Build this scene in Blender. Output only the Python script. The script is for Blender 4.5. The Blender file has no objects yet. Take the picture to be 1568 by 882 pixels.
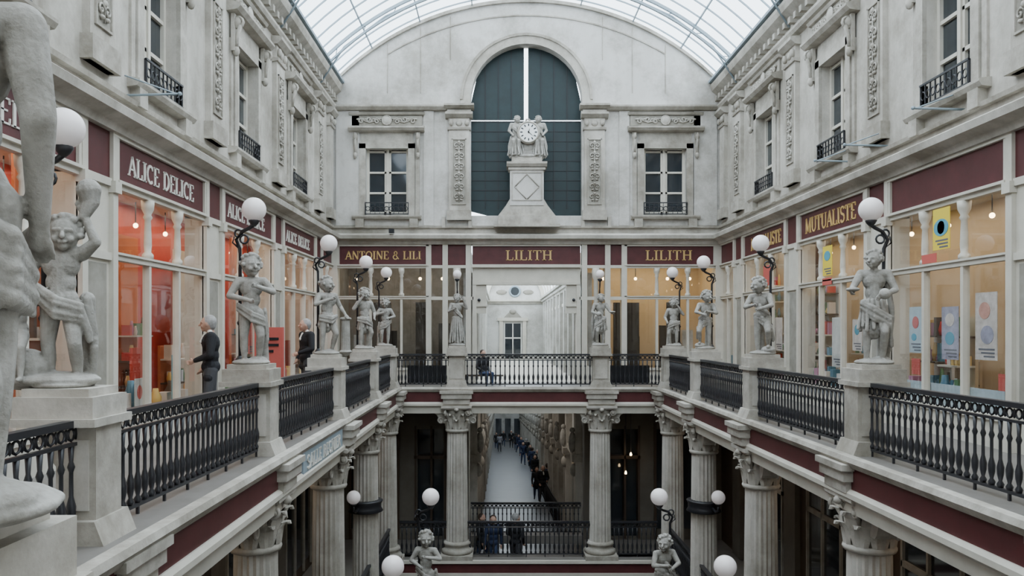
import bpy, bmesh, math, random
from math import sin,cos,pi,sqrt,radians,atan2
from mathutils import Vector, Matrix
import numpy as np
random.seed(3)
sc=bpy.context.scene
F=1231.0
C=.82; W=5.9; D=24.3
XL=C-W; XR=C+W
ZF=-1.6; ZM=-6.34
# ------------------------------------------------------------ materials
def mat(name,col,rough=.7,var=.15,scale=3.0,metal=0,bump=0.0,emit=None,es=0,streak=False,spec=.4,dirt_shade=False,grime=False):
    m=bpy.data.materials.new(name); m.use_nodes=True
    nt=m.node_tree; p=nt.nodes['Principled BSDF']
    p.inputs['Roughness'].default_value=rough; p.inputs['Metallic'].default_value=metal
    p.inputs['Specular IOR Level'].default_value=spec
    c=(col[0],col[1],col[2],1)
    if var>0:
        tc=nt.nodes.new('ShaderNodeTexCoord'); mp=nt.nodes.new('ShaderNodeMapping')
        if streak: mp.inputs['Scale'].default_value=(1,1,.25)
        n=nt.nodes.new('ShaderNodeTexNoise'); n.inputs['Scale'].default_value=scale; n.inputs['Detail'].default_value=8; n.inputs['Roughness'].default_value=.65
        r=nt.nodes.new('ShaderNodeValToRGB')
        r.color_ramp.elements[0].position=.3; r.color_ramp.elements[1].position=.68
        r.color_ramp.elements[0].color=(c[0]*(1-var),c[1]*(1-var*1.05),c[2]*(1-var*1.15),1)
        r.color_ramp.elements[1].color=(min(1,c[0]*(1+var*.4)),min(1,c[1]*(1+var*.4)),min(1,c[2]*(1+var*.4)),1)
        nt.links.new(tc.outputs['Object'],mp.inputs[0]); nt.links.new(mp.outputs[0],n.inputs[0])
        nt.links.new(n.outputs[0],r.inputs[0]); outc=r.outputs[0]
        if grime:
            n3=nt.nodes.new('ShaderNodeTexNoise'); n3.inputs['Scale'].default_value=.55; n3.inputs['Detail'].default_value=10; n3.inputs['Roughness'].default_value=.74
            r3=nt.nodes.new('ShaderNodeValToRGB'); r3.color_ramp.elements[0].position=.37; r3.color_ramp.elements[1].position=.56
            r3.color_ramp.elements[0].color=(.62,.60,.565,1); r3.color_ramp.elements[1].color=(1,1,1,1)
            mg=nt.nodes.new('ShaderNodeMixRGB'); mg.blend_type='MULTIPLY'; mg.inputs[0].default_value=1
            nt.links.new(tc.outputs['Object'],n3.inputs[0]); nt.links.new(n3.outputs[0],r3.inputs[0]); nt.links.new(outc,mg.inputs[1]); nt.links.new(r3.outputs[0],mg.inputs[2]); outc=mg.outputs[0]
        if dirt_shade:  # darkens hollows by pointiness: crevice shade painted into the colour, with dirt
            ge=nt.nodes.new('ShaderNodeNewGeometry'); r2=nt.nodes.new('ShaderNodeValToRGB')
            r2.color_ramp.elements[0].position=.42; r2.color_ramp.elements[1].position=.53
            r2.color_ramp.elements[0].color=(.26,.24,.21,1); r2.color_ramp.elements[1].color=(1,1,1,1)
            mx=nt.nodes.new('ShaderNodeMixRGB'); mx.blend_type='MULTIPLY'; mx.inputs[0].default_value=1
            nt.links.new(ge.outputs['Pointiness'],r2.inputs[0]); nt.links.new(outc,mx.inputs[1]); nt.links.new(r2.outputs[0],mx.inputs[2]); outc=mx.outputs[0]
        nt.links.new(outc,p.inputs['Base Color'])
        if bump>0:
            n2=nt.nodes.new('ShaderNodeTexNoise'); n2.inputs['Scale'].default_value=scale*8; n2.inputs['Detail'].default_value=4
            nt.links.new(mp.outputs[0],n2.inputs[0])
            b=nt.nodes.new('ShaderNodeBump'); b.inputs['Strength'].default_value=bump; b.inputs['Distance'].default_value=.02
            nt.links.new(n2.outputs[0],b.inputs['Height']); nt.links.new(b.outputs[0],p.inputs['Normal'])
    else: p.inputs['Base Color'].default_value=c
    if emit:
        p.inputs['Emission Color'].default_value=(*emit,1); p.inputs['Emission Strength'].default_value=es
    return m
def glass(name,tint,r0=.04,r1=.6,rough=.02,diff=0.0):
    m=bpy.data.materials.new(name); m.use_nodes=True; nt=m.node_tree
    for n in list(nt.nodes):
        if n.type!='OUTPUT_MATERIAL': nt.nodes.remove(n)
    out=[n for n in nt.nodes if n.type=='OUTPUT_MATERIAL'][0]
    t=nt.nodes.new('ShaderNodeBsdfTransparent'); t.inputs[0].default_value=(*tint,1)
    g=nt.nodes.new('ShaderNodeBsdfGlossy'); g.inputs['Roughness'].default_value=rough; g.inputs[0].default_value=(1,1,1,1)
    mx=nt.nodes.new('ShaderNodeMixShader'); lw=nt.nodes.new('ShaderNodeLayerWeight'); lw.inputs[0].default_value=.5
    pw=nt.nodes.new('ShaderNodeMath'); pw.operation='POWER'; pw.inputs[1].default_value=4
    ma=nt.nodes.new('ShaderNodeMath'); ma.operation='MULTIPLY_ADD'; ma.inputs[1].default_value=r1; ma.inputs[2].default_value=r0
    nt.links.new(lw.outputs['Facing'],pw.inputs[0]); nt.links.new(pw.outputs[0],ma.inputs[0])
    nt.links.new(ma.outputs[0],mx.inputs[0]); nt.links.new(t.outputs[0],mx.inputs[1]); nt.links.new(g.outputs[0],mx.inputs[2])
    last=mx
    if diff>0:
        tr=nt.nodes.new('ShaderNodeBsdfTranslucent'); tr.inputs[0].default_value=(.9,.95,1,1)
        m2=nt.nodes.new('ShaderNodeMixShader'); m2.inputs[0].default_value=diff
        nt.links.new(mx.outputs[0],m2.inputs[1]); nt.links.new(tr.outputs[0],m2.inputs[2]); last=m2
    nt.links.new(last.outputs[0],out.inputs[0]); return m
STONE=mat('limestone',(.54,.51,.46),.85,.28,1.3,bump=.25,streak=True,grime=True)
STONE2=mat('limestone_trim',(.48,.45,.40),.8,.34,2.5,bump=.25,grime=True)
GABLE=mat('plaster_gable',(.62,.60,.57),.9,.2,.8,bump=.1,streak=True,grime=True)
STAT=mat('weathered_shaded_marble',(.40,.385,.355),.75,.4,7,bump=.3,dirt_shade=True)  # noise weathering, plus crevice shading put into the base colour
CREAM=mat('cream_paint',(.58,.545,.47),.5,.12,3)
BURG=mat('burgundy_paint',(.088,.021,.022),.5,.25,3)
GOLD=mat('gilt_letters',(.66,.44,.16),.4,0)
WHITEL=mat('white_letters',(.75,.72,.66),.5,0)
IRON=mat('wrought_iron',(.02,.02,.024),.4,.1,8,spec=.5)
STEEL=mat('roof_steel',(.30,.37,.42),.5,.1,5)
GLOBE=mat('opal_glass_globe',(.82,.77,.76),.18,0,emit=(1,.93,.92),es=.12)
ROOFG=glass('roof_glass',(.95,.98,1),.03,.3,.1,.3)
DIMG=glass('passage_dimming_glass',(.55,.57,.58),.03,.3,.1,.2)  # grey tint chosen to cut the daylight entering the passage
SHOPG=glass('shop_glass',(.90,.91,.91),.06,.6,.02)
DARKG=mat('dark_window_glass',(.018,.024,.03),.06,0,spec=.8)
SHUT=mat('dark_shutter',(.006,.019,.021),.5,.3,4)
FLOORM=mat('gallery_floor_stone',(.17,.155,.14),.5,.2,2)
BROWN=mat('brown_wood',(.06,.038,.024),.5,.2,3)
TAUPE=mat('taupe_paint',(.12,.105,.085),.7,.2,2)
DARKB=mat('dark_interior',(.05,.04,.03),.8,.1,3)
RED=mat('red_panel',(.52,.055,.035),.5,.25,1.2)
ORANGE=mat('orange_panel',(.60,.18,.07),.6,.25,1.0)
YELW=mat('warm_plaster',(.56,.44,.29),.7,.12,1.0)
PALE=mat('pale_interior',(.58,.54,.46),.7,.1,1)
BULB=mat('spot_bulb',(1,.9,.7),.5,0,emit=(1,.72,.38),es=14)
WHITE=mat('white_plaster',(.62,.61,.58),.8,.12,1,grime=True)
PAVE=mat('passage_paving',(.16,.16,.17),.3,.15,1.2)
BLACK=mat('black',(.01,.01,.012),.5,0)
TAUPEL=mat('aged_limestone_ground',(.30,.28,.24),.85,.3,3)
# ------------------------------------------------------------ builder
class B:
    def __init__(s,T=None): s.v=[];s.f=[];s.m=[];s.s=[];s.mats=[];s.T=T
    def add(s,vs,fs,m,smooth=False):
        if m not in s.mats: s.mats.append(m)
        k=s.mats.index(m); o=len(s.v)
        s.v+=[s.T(p) for p in vs] if s.T else list(vs)
        for f in fs: s.f.append([i+o for i in f]); s.m.append(k); s.s.append(smooth)
    def box(s,x0,x1,y0,y1,z0,z1,m):
        s.add([(x0,y0,z0),(x1,y0,z0),(x1,y1,z0),(x0,y1,z0),(x0,y0,z1),(x1,y0,z1),(x1,y1,z1),(x0,y1,z1)],
              [(0,3,2,1),(4,5,6,7),(0,1,5,4),(1,2,6,5),(2,3,7,6),(3,0,4,7)],m)
    def pane(s,x0,x1,y,z0,z1,m): s.add([(x0,y,z0),(x1,y,z0),(x1,y,z1),(x0,y,z1)],[(0,1,2,3)],m)
    def prism(s,pts,y0,y1,m,smooth=False):
        n=len(pts); vs=[(p[0],y0,p[1]) for p in pts]+[(p[0],y1,p[1]) for p in pts]
        s.add(vs,[list(range(n))[::-1],list(range(n,2*n))],m)
        s.add(vs,[(i,(i+1)%n,n+(i+1)%n,n+i) for i in range(n)],m,smooth)
    def mould(s,prof,x0,x1,m):
        n=len(prof); vs=[(x0,p[0],p[1]) for p in prof]+[(x1,p[0],p[1]) for p in prof]
        s.add(vs,[list(range(n))[::-1],list(range(n,2*n))]+[(i,(i+1)%n,n+(i+1)%n,n+i) for i in range(n)],m)
    def lathe(s,cx,cy,prof,m,n=12,flute=0,smooth=True):
        vs=[];fs=[]
        for r,z in prof:
            for i in range(n):
                a=2*pi*i/n; rr=r*(1-flute*(i%2))
                vs.append((cx+rr*cos(a),cy+rr*sin(a),z))
        k=len(prof)
        for j in range(k-1):
            for i in range(n): fs.append((j*n+i,j*n+(i+1)%n,(j+1)*n+(i+1)%n,(j+1)*n+i))
        fs.append(list(range(n))[::-1]); fs.append([(k-1)*n+i for i in range(n)])
        s.add(vs,fs,m,smooth)
    def tube(s,pts,r,m,n=5):
        pts=[Vector(p) for p in pts]; vs=[];fs=[]; k=len(pts)
        rs=r if isinstance(r,(list,tuple)) else [r]*k
        for i,p in enumerate(pts):
            t=(pts[min(i+1,k-1)]-pts[max(i-1,0)])
            if t.length<1e-9: t=Vector((0,0,1))
            t.normalize(); a=Vector((0,0,1)) if abs(t.z)<.9 else Vector((1,0,0))
            if abs(t.y)<.05: a=Vector((0,1,0))
            u=t.cross(a).normalized(); w=t.cross(u)
            for j in range(n):
                an=2*pi*j/n; vs.append(tuple(p+(u*cos(an)+w*sin(an))*rs[i]))
        for i in range(k-1):
            for j in range(n): fs.append((i*n+j,i*n+(j+1)%n,(i+1)*n+(j+1)%n,(i+1)*n+j))
        fs.append(list(range(n))[::-1]); fs.append([(k-1)*n+i for i in range(n)])
        s.add(vs,fs,m,True)
    def leaf(s,ang,r0,z0,h,w,curl,m,cx=0,cy=0):
        ca,sa=cos(ang),sin(ang); T5=[(0,0,.75),(.012,.35,1.0),(.03,.68,.95),(.075,.93,.7),(.125,.97,.45),(.14,.84,.2)]
        vs=[];fs=[]
        for o,t,ww in T5:
            ro=r0+o*curl; hw=w*ww/2; z=z0+h*t
            for du,dr in ((-hw,-.012),(-hw*.5,.022),(0,.008),(hw*.5,.022),(hw,-.012),(hw*.6,-.035),(-hw*.6,-.035)):
                vs.append((cx+(ro+dr)*ca-du*sa,cy+(ro+dr)*sa+du*ca,z))
        n=7;k=len(T5)
        for j in range(k-1):
            for i in range(n): fs.append((j*n+i,j*n+(i+1)%n,(j+1)*n+(i+1)%n,(j+1)*n+i))
        fs.append(list(range(n))[::-1]); fs.append([(k-1)*n+i for i in range(n)])
        s.add(vs,fs,m,False)
    def sph(s,c,r,m,n=10,k=6):
        if not isinstance(r,(tuple,list)): r=(r,r,r)
        vs=[(c[0],c[1],c[2]-r[2])];fs=[]
        for j in range(1,k):
            t=-pi/2+pi*j/k
            for i in range(n):
                a=2*pi*i/n; vs.append((c[0]+r[0]*cos(t)*cos(a),c[1]+r[1]*cos(t)*sin(a),c[2]+r[2]*sin(t)))
        vs.append((c[0],c[1],c[2]+r[2])); L=len(vs)-1
        for i in range(n): fs.append((0,1+(i+1)%n,1+i)); fs.append((L,1+(k-2)*n+i,1+(k-2)*n+(i+1)%n))
        for j in range(k-2):
            for i in range(n): fs.append((1+j*n+i,1+j*n+(i+1)%n,1+(j+1)*n+(i+1)%n,1+(j+1)*n+i))
        s.add(vs,fs,m,True)
    def ring(s,cx,cy,cz,R,r,m,n=10,ax='y',k=4):
        vs=[];fs=[]
        for i in range(n):
            a=2*pi*i/n
            for j in range(k):
                b=2*pi*j/k; q=R+r*cos(b); o=r*sin(b)
                if ax=='y': vs.append((cx+q*cos(a),cy+o,cz+q*sin(a)))
                elif ax=='x': vs.append((cx+o,cy+q*cos(a),cz+q*sin(a)))
                else: vs.append((cx+q*cos(a),cy+q*sin(a),cz+o))
        for i in range(n):
            for j in range(k): fs.append((i*k+j,i*k+(j+1)%k,((i+1)%n)*k+(j+1)%k,((i+1)%n)*k+j))
        s.add(vs,fs,m,True)
    def wall(s,u0,u1,z0,z1,holes,v0,v1,m):
        us=sorted(set([u0,u1]+[h[0] for h in holes]+[h[1] for h in holes]))
        us=[u for u in us if u0<=u<=u1]
        for a,b in zip(us[:-1],us[1:]):
            mid=(a+b)/2; hs=sorted([(h[2],h[3]) for h in holes if h[0]<mid<h[1]]); z=z0
            for lo,hi in hs:
                if lo>z: s.box(a,b,v0,v1,z,min(lo,z1),m)
                z=max(z,hi)
            if z<z1: s.box(a,b,v0,v1,z,z1,m)
    def spiral(s,u,v,z,R,m,dirn=1,turn=1.4,start=0,r=.018):
        pts=[]; N=11
        for i in range(N):
            t=i/(N-1); a=start+dirn*turn*2*pi*t; q=R*(1-.85*t)
            pts.append((u+q*cos(a),v,z+q*sin(a)))
        s.tube(pts,r,m,4)
    def obj(s,name,loc=None,parent=None):
        me=bpy.data.meshes.new(name); me.from_pydata(s.v,[],s.f)
        for m in s.mats: me.materials.append(m)
        me.polygons.foreach_set('material_index',s.m); me.polygons.foreach_set('use_smooth',s.s)
        bm=bmesh.new(); bm.from_mesh(me); bmesh.ops.recalc_face_normals(bm,faces=bm.faces); bm.to_mesh(me); bm.free()
        o=bpy.data.objects.new(name,me); sc.collection.objects.link(o)
        if loc: o.location=loc
        if parent: o.parent=parent
        return o
TL=lambda p:(XL+p[1],p[0],p[2])
TR=lambda p:(XR-p[1],p[0],p[2])
TF=lambda p:(C+p[0],D-p[1],p[2])
# ------------------------------------------------------------ lettering
Tk=.17; tn=.07
def serif(x,y,w=.3): return ('l',x-w/2,y,x+w/2,y,tn)
FONT={
'A':(.8,[('l',.08,0,.4,1,tn*1.2),('l',.38,1,.72,0,Tk),('l',.2,.34,.6,.34,tn),serif(.08,.03,.22),serif(.7,.03,.3)]),
'C':(.75,[('a',.4,.5,.32,.45,50,310,Tk*.85),('l',.62,.72,.62,.95,tn)]),
'D':(.8,[('l',.18,0,.18,1,Tk),('a',.3,.5,.38,.46,-90,90,Tk*.85),('l',.05,.03,.35,.03,tn),('l',.05,.97,.35,.97,tn)]),
'E':(.7,[('l',.18,0,.18,1,Tk),('l',.05,.97,.6,.97,tn),('l',.1,.52,.48,.52,tn),('l',.05,.03,.62,.03,tn),('l',.6,.03,.62,.25,tn),('l',.58,.97,.6,.78,tn)]),
'H':(.86,[('l',.18,0,.18,1,Tk),('l',.68,0,.68,1,Tk),('l',.18,.52,.68,.52,tn),serif(.18,.03),serif(.68,.03),serif(.18,.97),serif(.68,.97)]),
'I':(.42,[('l',.2,0,.2,1,Tk),serif(.2,.03,.34),serif(.2,.97,.34)]),
'L':(.68,[('l',.18,0,.18,1,Tk),serif(.18,.97,.32),('l',.03,.03,.6,.03,tn),('l',.58,.03,.6,.28,tn)]),
'M':(1.0,[('l',.14,0,.14,1,tn*1.2),('l',.14,1,.48,.1,Tk),('l',.48,.1,.8,1,tn),('l',.82,0,.82,1,Tk),serif(.14,.03,.24),serif(.82,.03)]),
'N':(.85,[('l',.14,0,.14,1,tn*1.2),('l',.14,1,.7,0,Tk),('l',.7,0,.7,1,tn*1.2),serif(.14,.03,.24),serif(.7,.97,.24)]),
'O':(.85,[('a',.42,.5,.34,.46,0,360,Tk*.8)]),
'R':(.8,[('l',.18,0,.18,1,Tk),('a',.3,.75,.28,.22,-90,90,Tk*.7),('l',.34,.52,.68,0,Tk),serif(.18,.03)]),
'G':(.8,[('a',.4,.5,.32,.45,50,340,Tk*.85),('l',.66,.02,.66,.42,Tk)]),
'S':(.65,[('a',.32,.74,.22,.22,20,270,Tk*.75),('a',.32,.27,.24,.24,-160,90,Tk*.75)]),
'T':(.75,[('l',.36,0,.36,1,Tk),('l',.05,.97,.68,.97,tn),('l',.05,.97,.07,.75,tn),('l',.68,.97,.66,.75,tn),serif(.36,.03)]),
'U':(.82,[('l',.16,.3,.16,1,Tk),('a',.41,.32,.25,.29,180,360,tn*1.5),('l',.66,.3,.66,1,tn*1.4),serif(.16,.97),serif(.66,.97,.24)]),
'&':(.85,[('a',.38,.76,.17,.2,0,360,tn*1.4),('a',.35,.27,.25,.25,60,330,Tk*.7),('l',.3,.65,.75,.03,tn*1.5)]),
' ':(.4,[])}
def text(b,s,uc,zc,h,v,m,dirn=1,width=None):
    tot=sum(FONT[c][0] for c in s); sx=(width/tot) if width else h
    x=-tot/2
    for ch in s:
        w,st=FONT[ch]
        for q in st:
            if q[0]=='l': segs=[(q[1],q[2],q[3],q[4])]; wd=q[5]
            else:
                _,cx,cy,rx,ry,a0,a1,wd=q; N=10; P=[(cx+rx*cos(radians(a0+(a1-a0)*i/N)),cy+ry*sin(radians(a0+(a1-a0)*i/N))) for i in range(N+1)]
                segs=[(P[i][0],P[i][1],P[i+1][0],P[i+1][1]) for i in range(N)]
            for x0,y0,x1,y1 in segs:
                dx=(x1-x0)*sx; dy=(y1-y0)*h; L=math.hypot(dx,dy) or 1; nx=-dy/L*wd*h/2; ny=dx/L*wd*h/2
                X0=(x+x0)*sx; X1=(x+x1)*sx; Y0=zc-h/2+y0*h; Y1=zc-h/2+y1*h
                P=[(X0+nx,Y0+ny),(X1+nx,Y1+ny),(X1-nx,Y1-ny),(X0-nx,Y0-ny)]
                b.prism([(uc+dirn*p[0],p[1]) for p in P],v,v+.015,m)
        x+=w
# ------------------------------------------------------------ facade parts
def relief(b,u,z0,z1,w,v,m):
    n=max(2,int((z1-z0)/(w*.9))); h=(z1-z0)/n
    b.tube([(u,v,z0),(u,v,z1)],.014,m,4)
    for i in range(n):
        z=z0+h*(i+.5)
        b.spiral(u-w*.24,v,z,w*.25,m,1,1.2,0,.018); b.spiral(u+w*.24,v,z,w*.25,m,-1,1.2,pi,.018)
        b.sph((u,v,z+h*.3),(w*.13,.04,h*.16),m,6,4)
        b.sph((u-w*.2,v,z-h*.32),(w*.14,.035,h*.1),m,6,4); b.sph((u+w*.2,v,z-h*.32),(w*.14,.035,h*.1),m,6,4)
def hrelief(b,u0,u1,z,h,v,m):
    uc=(u0+u1)/2; L=(u1-u0)/2
    b.sph((uc,v,z),(h*.55,.06,h*.5),m,10,6); b.ring(uc,v+.02,z,h*.5,.022,m,12)
    for sg in (1,-1):
        for i in range(3):
            q=.3+i*.24
            b.spiral(uc+sg*L*q,v,z+(.08*h if i%2 else -.08*h),h*.38,m,sg*(1 if i%2 else -1),1.3,(pi if sg>0 else 0),.024)
            b.sph((uc+sg*L*(q+.1),v,z+h*.12),(h*.2,.04,h*.1),m,6,4)
        b.tube([(uc+sg*L*t,v,z+h*.2*sin(t*9)) for t in [.15+.08*k for k in range(10)]],.02,m,4)
def console(b,u,z0,z1,v,m,w=.13):
    h=z1-z0
    b.box(u-w/2,u+w/2,v,v+.07,z0,z1,m)
    b.ring(u,v+.11,z1-h*.22,h*.14,.035,m,10,'x'); b.sph((u,v+.1,z1-h*.22),(w*.55,h*.13,h*.15),m,8,5)
    b.tube([(u,v+.16,z1-h*.3),(u,v+.1,z1-h*.6),(u,v+.08,z0+h*.12)],[w*.35,w*.28,w*.3],m,6)
    b.sph((u,v+.08,z0),(w*.45,.07,h*.14),m,8,5)
WZ0,WZ1=3.45,5.47
def win_surround(b,u,w=1.28):
    h=w/2
    for sg in (-1,1):
        b.box(u+sg*(h+.0),u+sg*(h+.2),0,.07,WZ0-.05,5.62,STONE2)
        b.box(u+sg*(h+.22),u+sg*(h+.34),0,.04,WZ0-.05,5.5,STONE2)
        console(b,u+sg*(h+.3),5.25,5.95,.04,STONE2)
        b.box(u+sg*(h+.05),u+sg*(h+.3),0,.14,3.08,3.38,STONE2)
    b.box(u-h-.2,u+h+.2,0,.07,WZ1,5.66,STONE2)
    b.box(u-h-.15,u+h+.15,0,.03,5.66,5.95,STONE2)
    b.mould([(0,5.95),(.2,5.98),(.27,6.05),(.27,6.1),(0,6.16)],u-h-.5,u+h+.5,STONE2)
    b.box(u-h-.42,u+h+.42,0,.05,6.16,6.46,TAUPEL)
    hrelief(b,u-h-.35,u+h+.35,6.31,.27,.08,STONE)
    b.mould([(0,6.46),(.1,6.48),(.14,6.54),(0,6.58)],u-h-.5,u+h+.5,STONE2)
    b.mould([(0,3.32),(.14,3.34),(.18,3.4),(.18,3.44),(0,3.46)],u-h-.4,u+h+.4,STONE2)
nwin=[0]
def window(T,u,w=1.28,name=None):
    b=B(T); h=w/2; v=-.2
    b.box(u-h,u+h,v-.04,v-.02,WZ0,WZ1,DARKG)
    for sg in (-1,1):
        b.box(u+sg*h,u+sg*(h-.08),v-.02,v+.04,WZ0,WZ1,CREAM)
        b.box(u+sg*.035,u+sg*.1,v-.02,v+.03,WZ0,WZ1,CREAM)
    b.box(u-.04,u+.04,v-.02,v+.06,WZ0,WZ1,CREAM)
    for z in (WZ0,WZ0+.68,WZ0+1.3,WZ1-.09): b.box(u-h,u+h,v-.02,v+.03,z,z+.06 if z>WZ0 else z+.14,CREAM)
    for z in (WZ0+.02,WZ0+.36): b.box(u-h-.02,u+h+.02,.08,.11,z,z+.03,IRON)
    n=9
    for i in range(n):
        uu=u-h+w*(i+.5)/n
        b.ring(uu,.095,WZ0+.2,.065,.012,IRON,8); b.box(uu-.075,uu-.06,.085,.105,WZ0+.02,WZ0+.36,IRON)
    for sg in (-1,1): b.box(u+sg*(h+.02),u+sg*(h),-.02,.1,WZ0+.02,WZ0+.38,IRON)
    nwin[0]+=1
    return b.obj('window_%d'%nwin[0])
def pilaster(b,u,w=.62,z0=3.3,z1=6.5,orn=True):
    b.box(u-w/2,u+w/2,0,.1,z0,z1,STONE)
    b.box(u-w/2-.06,u+w/2+.06,0,.16,z0,z0+.3,STONE2)
    b.mould([(0,z1-.5),(.14,z1-.48),(.16,z1-.42),(0,z1-.4)],u-w/2-.04,u+w/2+.04,STONE2)
    b.mould([(0,z1-.14),(.14,z1-.12),(.24,z1-.03),(.24,z1+.04),(0,z1+.06)],u-w/2-.1,u+w/2+.1,STONE2)
    for sg in (-1,1): b.sph((u+sg*w*.38,.14,z1-.28),(.07,.06,.1),STONE2,8,5)
    b.sph((u,.12,z1-.28),(.1,.05,.09),STONE2,8,5)
    if orn:
        a=w*.3
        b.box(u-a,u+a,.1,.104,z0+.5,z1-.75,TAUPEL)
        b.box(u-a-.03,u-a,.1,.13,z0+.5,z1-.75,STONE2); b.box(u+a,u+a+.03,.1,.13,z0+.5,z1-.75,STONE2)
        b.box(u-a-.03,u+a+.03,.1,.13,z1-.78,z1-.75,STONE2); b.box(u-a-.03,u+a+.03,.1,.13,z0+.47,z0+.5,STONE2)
        relief(b,u,z0+.55,z1-.8,a*1.8,.125,STONE)
def cornices(b,u0,u1,skip=None):
    b.mould([(-.35,2.57),(.12,2.57),(.16,2.66),(.34,2.72),(.36,2.82),(.3,2.86),(0.02,2.92),(.02,3.06),(-.35,3.06)],u0,u1,STONE)
    b.mould([(0,3.06),(.1,3.07),(.12,3.13),(0,3.15)],u0,u1,STONE2)
def top_ent(b,u0,u1):
    b.mould([(0,6.6),(.14,6.63),(.18,6.7),(.18,6.76),(0,6.78)],u0,u1,STONE2)
    b.mould([(0,7.02),(.1,7.05),(.3,7.2),(.34,7.32),(.34,7.4),(0,7.45)],u0,u1,STONE2)
    u=u0+.3
    while u<u1: b.box(u,u+.14,0,.2,6.9,7.04,STONE2); u+=.34
def shopfront(b,g,u0,u1,cols,base=True,door=None):
    ztr=.92
    b.box(u0,u1,-.05,.05,1.86,1.95,CREAM); b.box(u0,u1,-.03,.1,1.93,1.97,CREAM)
    b.box(u0,u1,-.05,.03,1.95,2.57,BURG)
    b.box(u0,u1,0,.08,2.52,2.58,CREAM)
    for a in (u0,u1-.06): b.box(a,a+.06,0,.07,1.95,2.57,CREAM)
    b.box(u0,u1,-.07,.05,ztr,ztr+.09,CREAM); b.box(u0,u1,-.04,.08,ztr+.07,ztr+.1,CREAM)
    if base:
        b.box(u0,u1,-.06,.04,ZF,-1.2,CREAM); b.box(u0,u1,-.06,.08,-1.22,-1.15,CREAM)
    for u in [u0+(u1-u0)*t for t in cols]:
        b.box(u-.035,u+.035,-.06,.04,-1.2,ztr,CREAM)
        b.lathe(u,.0,[(.085,ztr+.1),(.085,ztr+.16),(.05,ztr+.2),(.06,ztr+.3),(.055,ztr+.45),(.045,ztr+.66),(.07,ztr+.7),(.05,ztr+.74),(.09,ztr+.82),(.1,ztr+.94)],CREAM,8)
    g.pane(u0,u1,-.025,-1.2,1.9,SHOPG)
def pier(b,u0,u1):
    b.box(u0,u1,-.3,.02,ZF,1.95,CREAM)
    for a in (u0,u1-.13):
        b.box(a,a+.13,0,.08,ZF,2.57,CREAM); b.box(a-.02,a+.15,0,.12,1.78,1.93,CREAM); b.box(a-.02,a+.15,0,.12,ZF,-1.2,CREAM)
    b.box(u0+.13,u1-.13,0,.03,1.95,2.57,BURG); b.box(u0,u1,-.3,.0,1.9,2.57,CREAM)
    b.box(u0+.13,u1-.13,0,.06,1.86,1.96,CREAM)
    b.box(u0+.2,u1-.2,.0,.025,-1.1,.85,TAUPEL)
    b.box(u0+.13,u1-.13,.0,.06,.9,1.0,CREAM)
PIERS=[1.9,6.0,10.1,14.2,18.3,22.4]; WINS=[-.3,3.8,7.9,12.0,16.1,20.2]
for side,T in (('left',TL),('right',TR)):
    b=B(T); g=B(T)
    holes=[(w-.64,w+.64,WZ0,WZ1) for w in WINS]
    b.wall(-3,D,3.06,7.45,holes,-.35,0,STONE)
    cornices(b,-3,D); top_ent(b,-3,D)
    for w in WINS: win_surround(b,w)
    for p in PIERS:
        pilaster(b,p,.62); hrelief(b,p-.5,p+.5,6.87,.2,.03,STONE2)
    pilaster(b,23.9,.5,orn=False)
    for p in PIERS: pier(b,p-.45,p+.45)
    ed=[-3]+sum([[p-.45,p+.45] for p in PIERS],[])+[D]
    pb=[(ed[i],ed[i+1]) for i in range(0,len(ed),2)]
    for a,c in pb[:-1]: shopfront(b,g,a,c,(1/3,2/3))
    shopfront(b,g,pb[-1][0],D-.05,(.5,))
    if side=='left':
        for u in (7.9,12.1,16.1,20.2): text(b,'ALICE DELICE',u,2.24,.27,.03,WHITEL,1,2.35)
    else:
        text(b,'MUTUALISTE',16.3,2.25,.32,.03,GOLD,-1,2.5); text(b,'MUTUALISTE',20.2,2.25,.32,.03,GOLD,-1,2.3)
    b.box(-3,D,-.35,0,-10,-2.0,BROWN)
    for p in PIERS:
        b.box(p-.35,p+.35,0,.12,-6.3,-2.4,TAUPE)
    for w in WINS:
        b.box(w-1.3,w+1.3,0,.03,-6.0,-3.1,DARKG)
        for q in (-1.3,-.45,.45,1.25): b.box(w+q,w+q+.06,.02,.08,-6.2,-2.9,TAUPEL)
        b.box(w-1.3,w+1.3,.02,.08,-3.9,-3.8,TAUPEL); b.box(w-1.4,w+1.4,.0,.08,-3.05,-2.6,BURG)
    b.obj('wall_'+side)
    g.obj('shopfront_glass')
    for w in WINS[1:]: window(T,w)
    k=B(T)
    for u in ((10.9,) if side=='left' else (11.6,13.9,15.2)):
        k.tube([(u,0,3.18),(u,.75,3.2)],.018,STEEL,5); k.tube([(u,0,3.45),(u,.7,3.2)],.01,STEEL,4); k.sph((u,.75,3.2),.03,STEEL,6,4)
    k.obj('sign_bracket')
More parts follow.
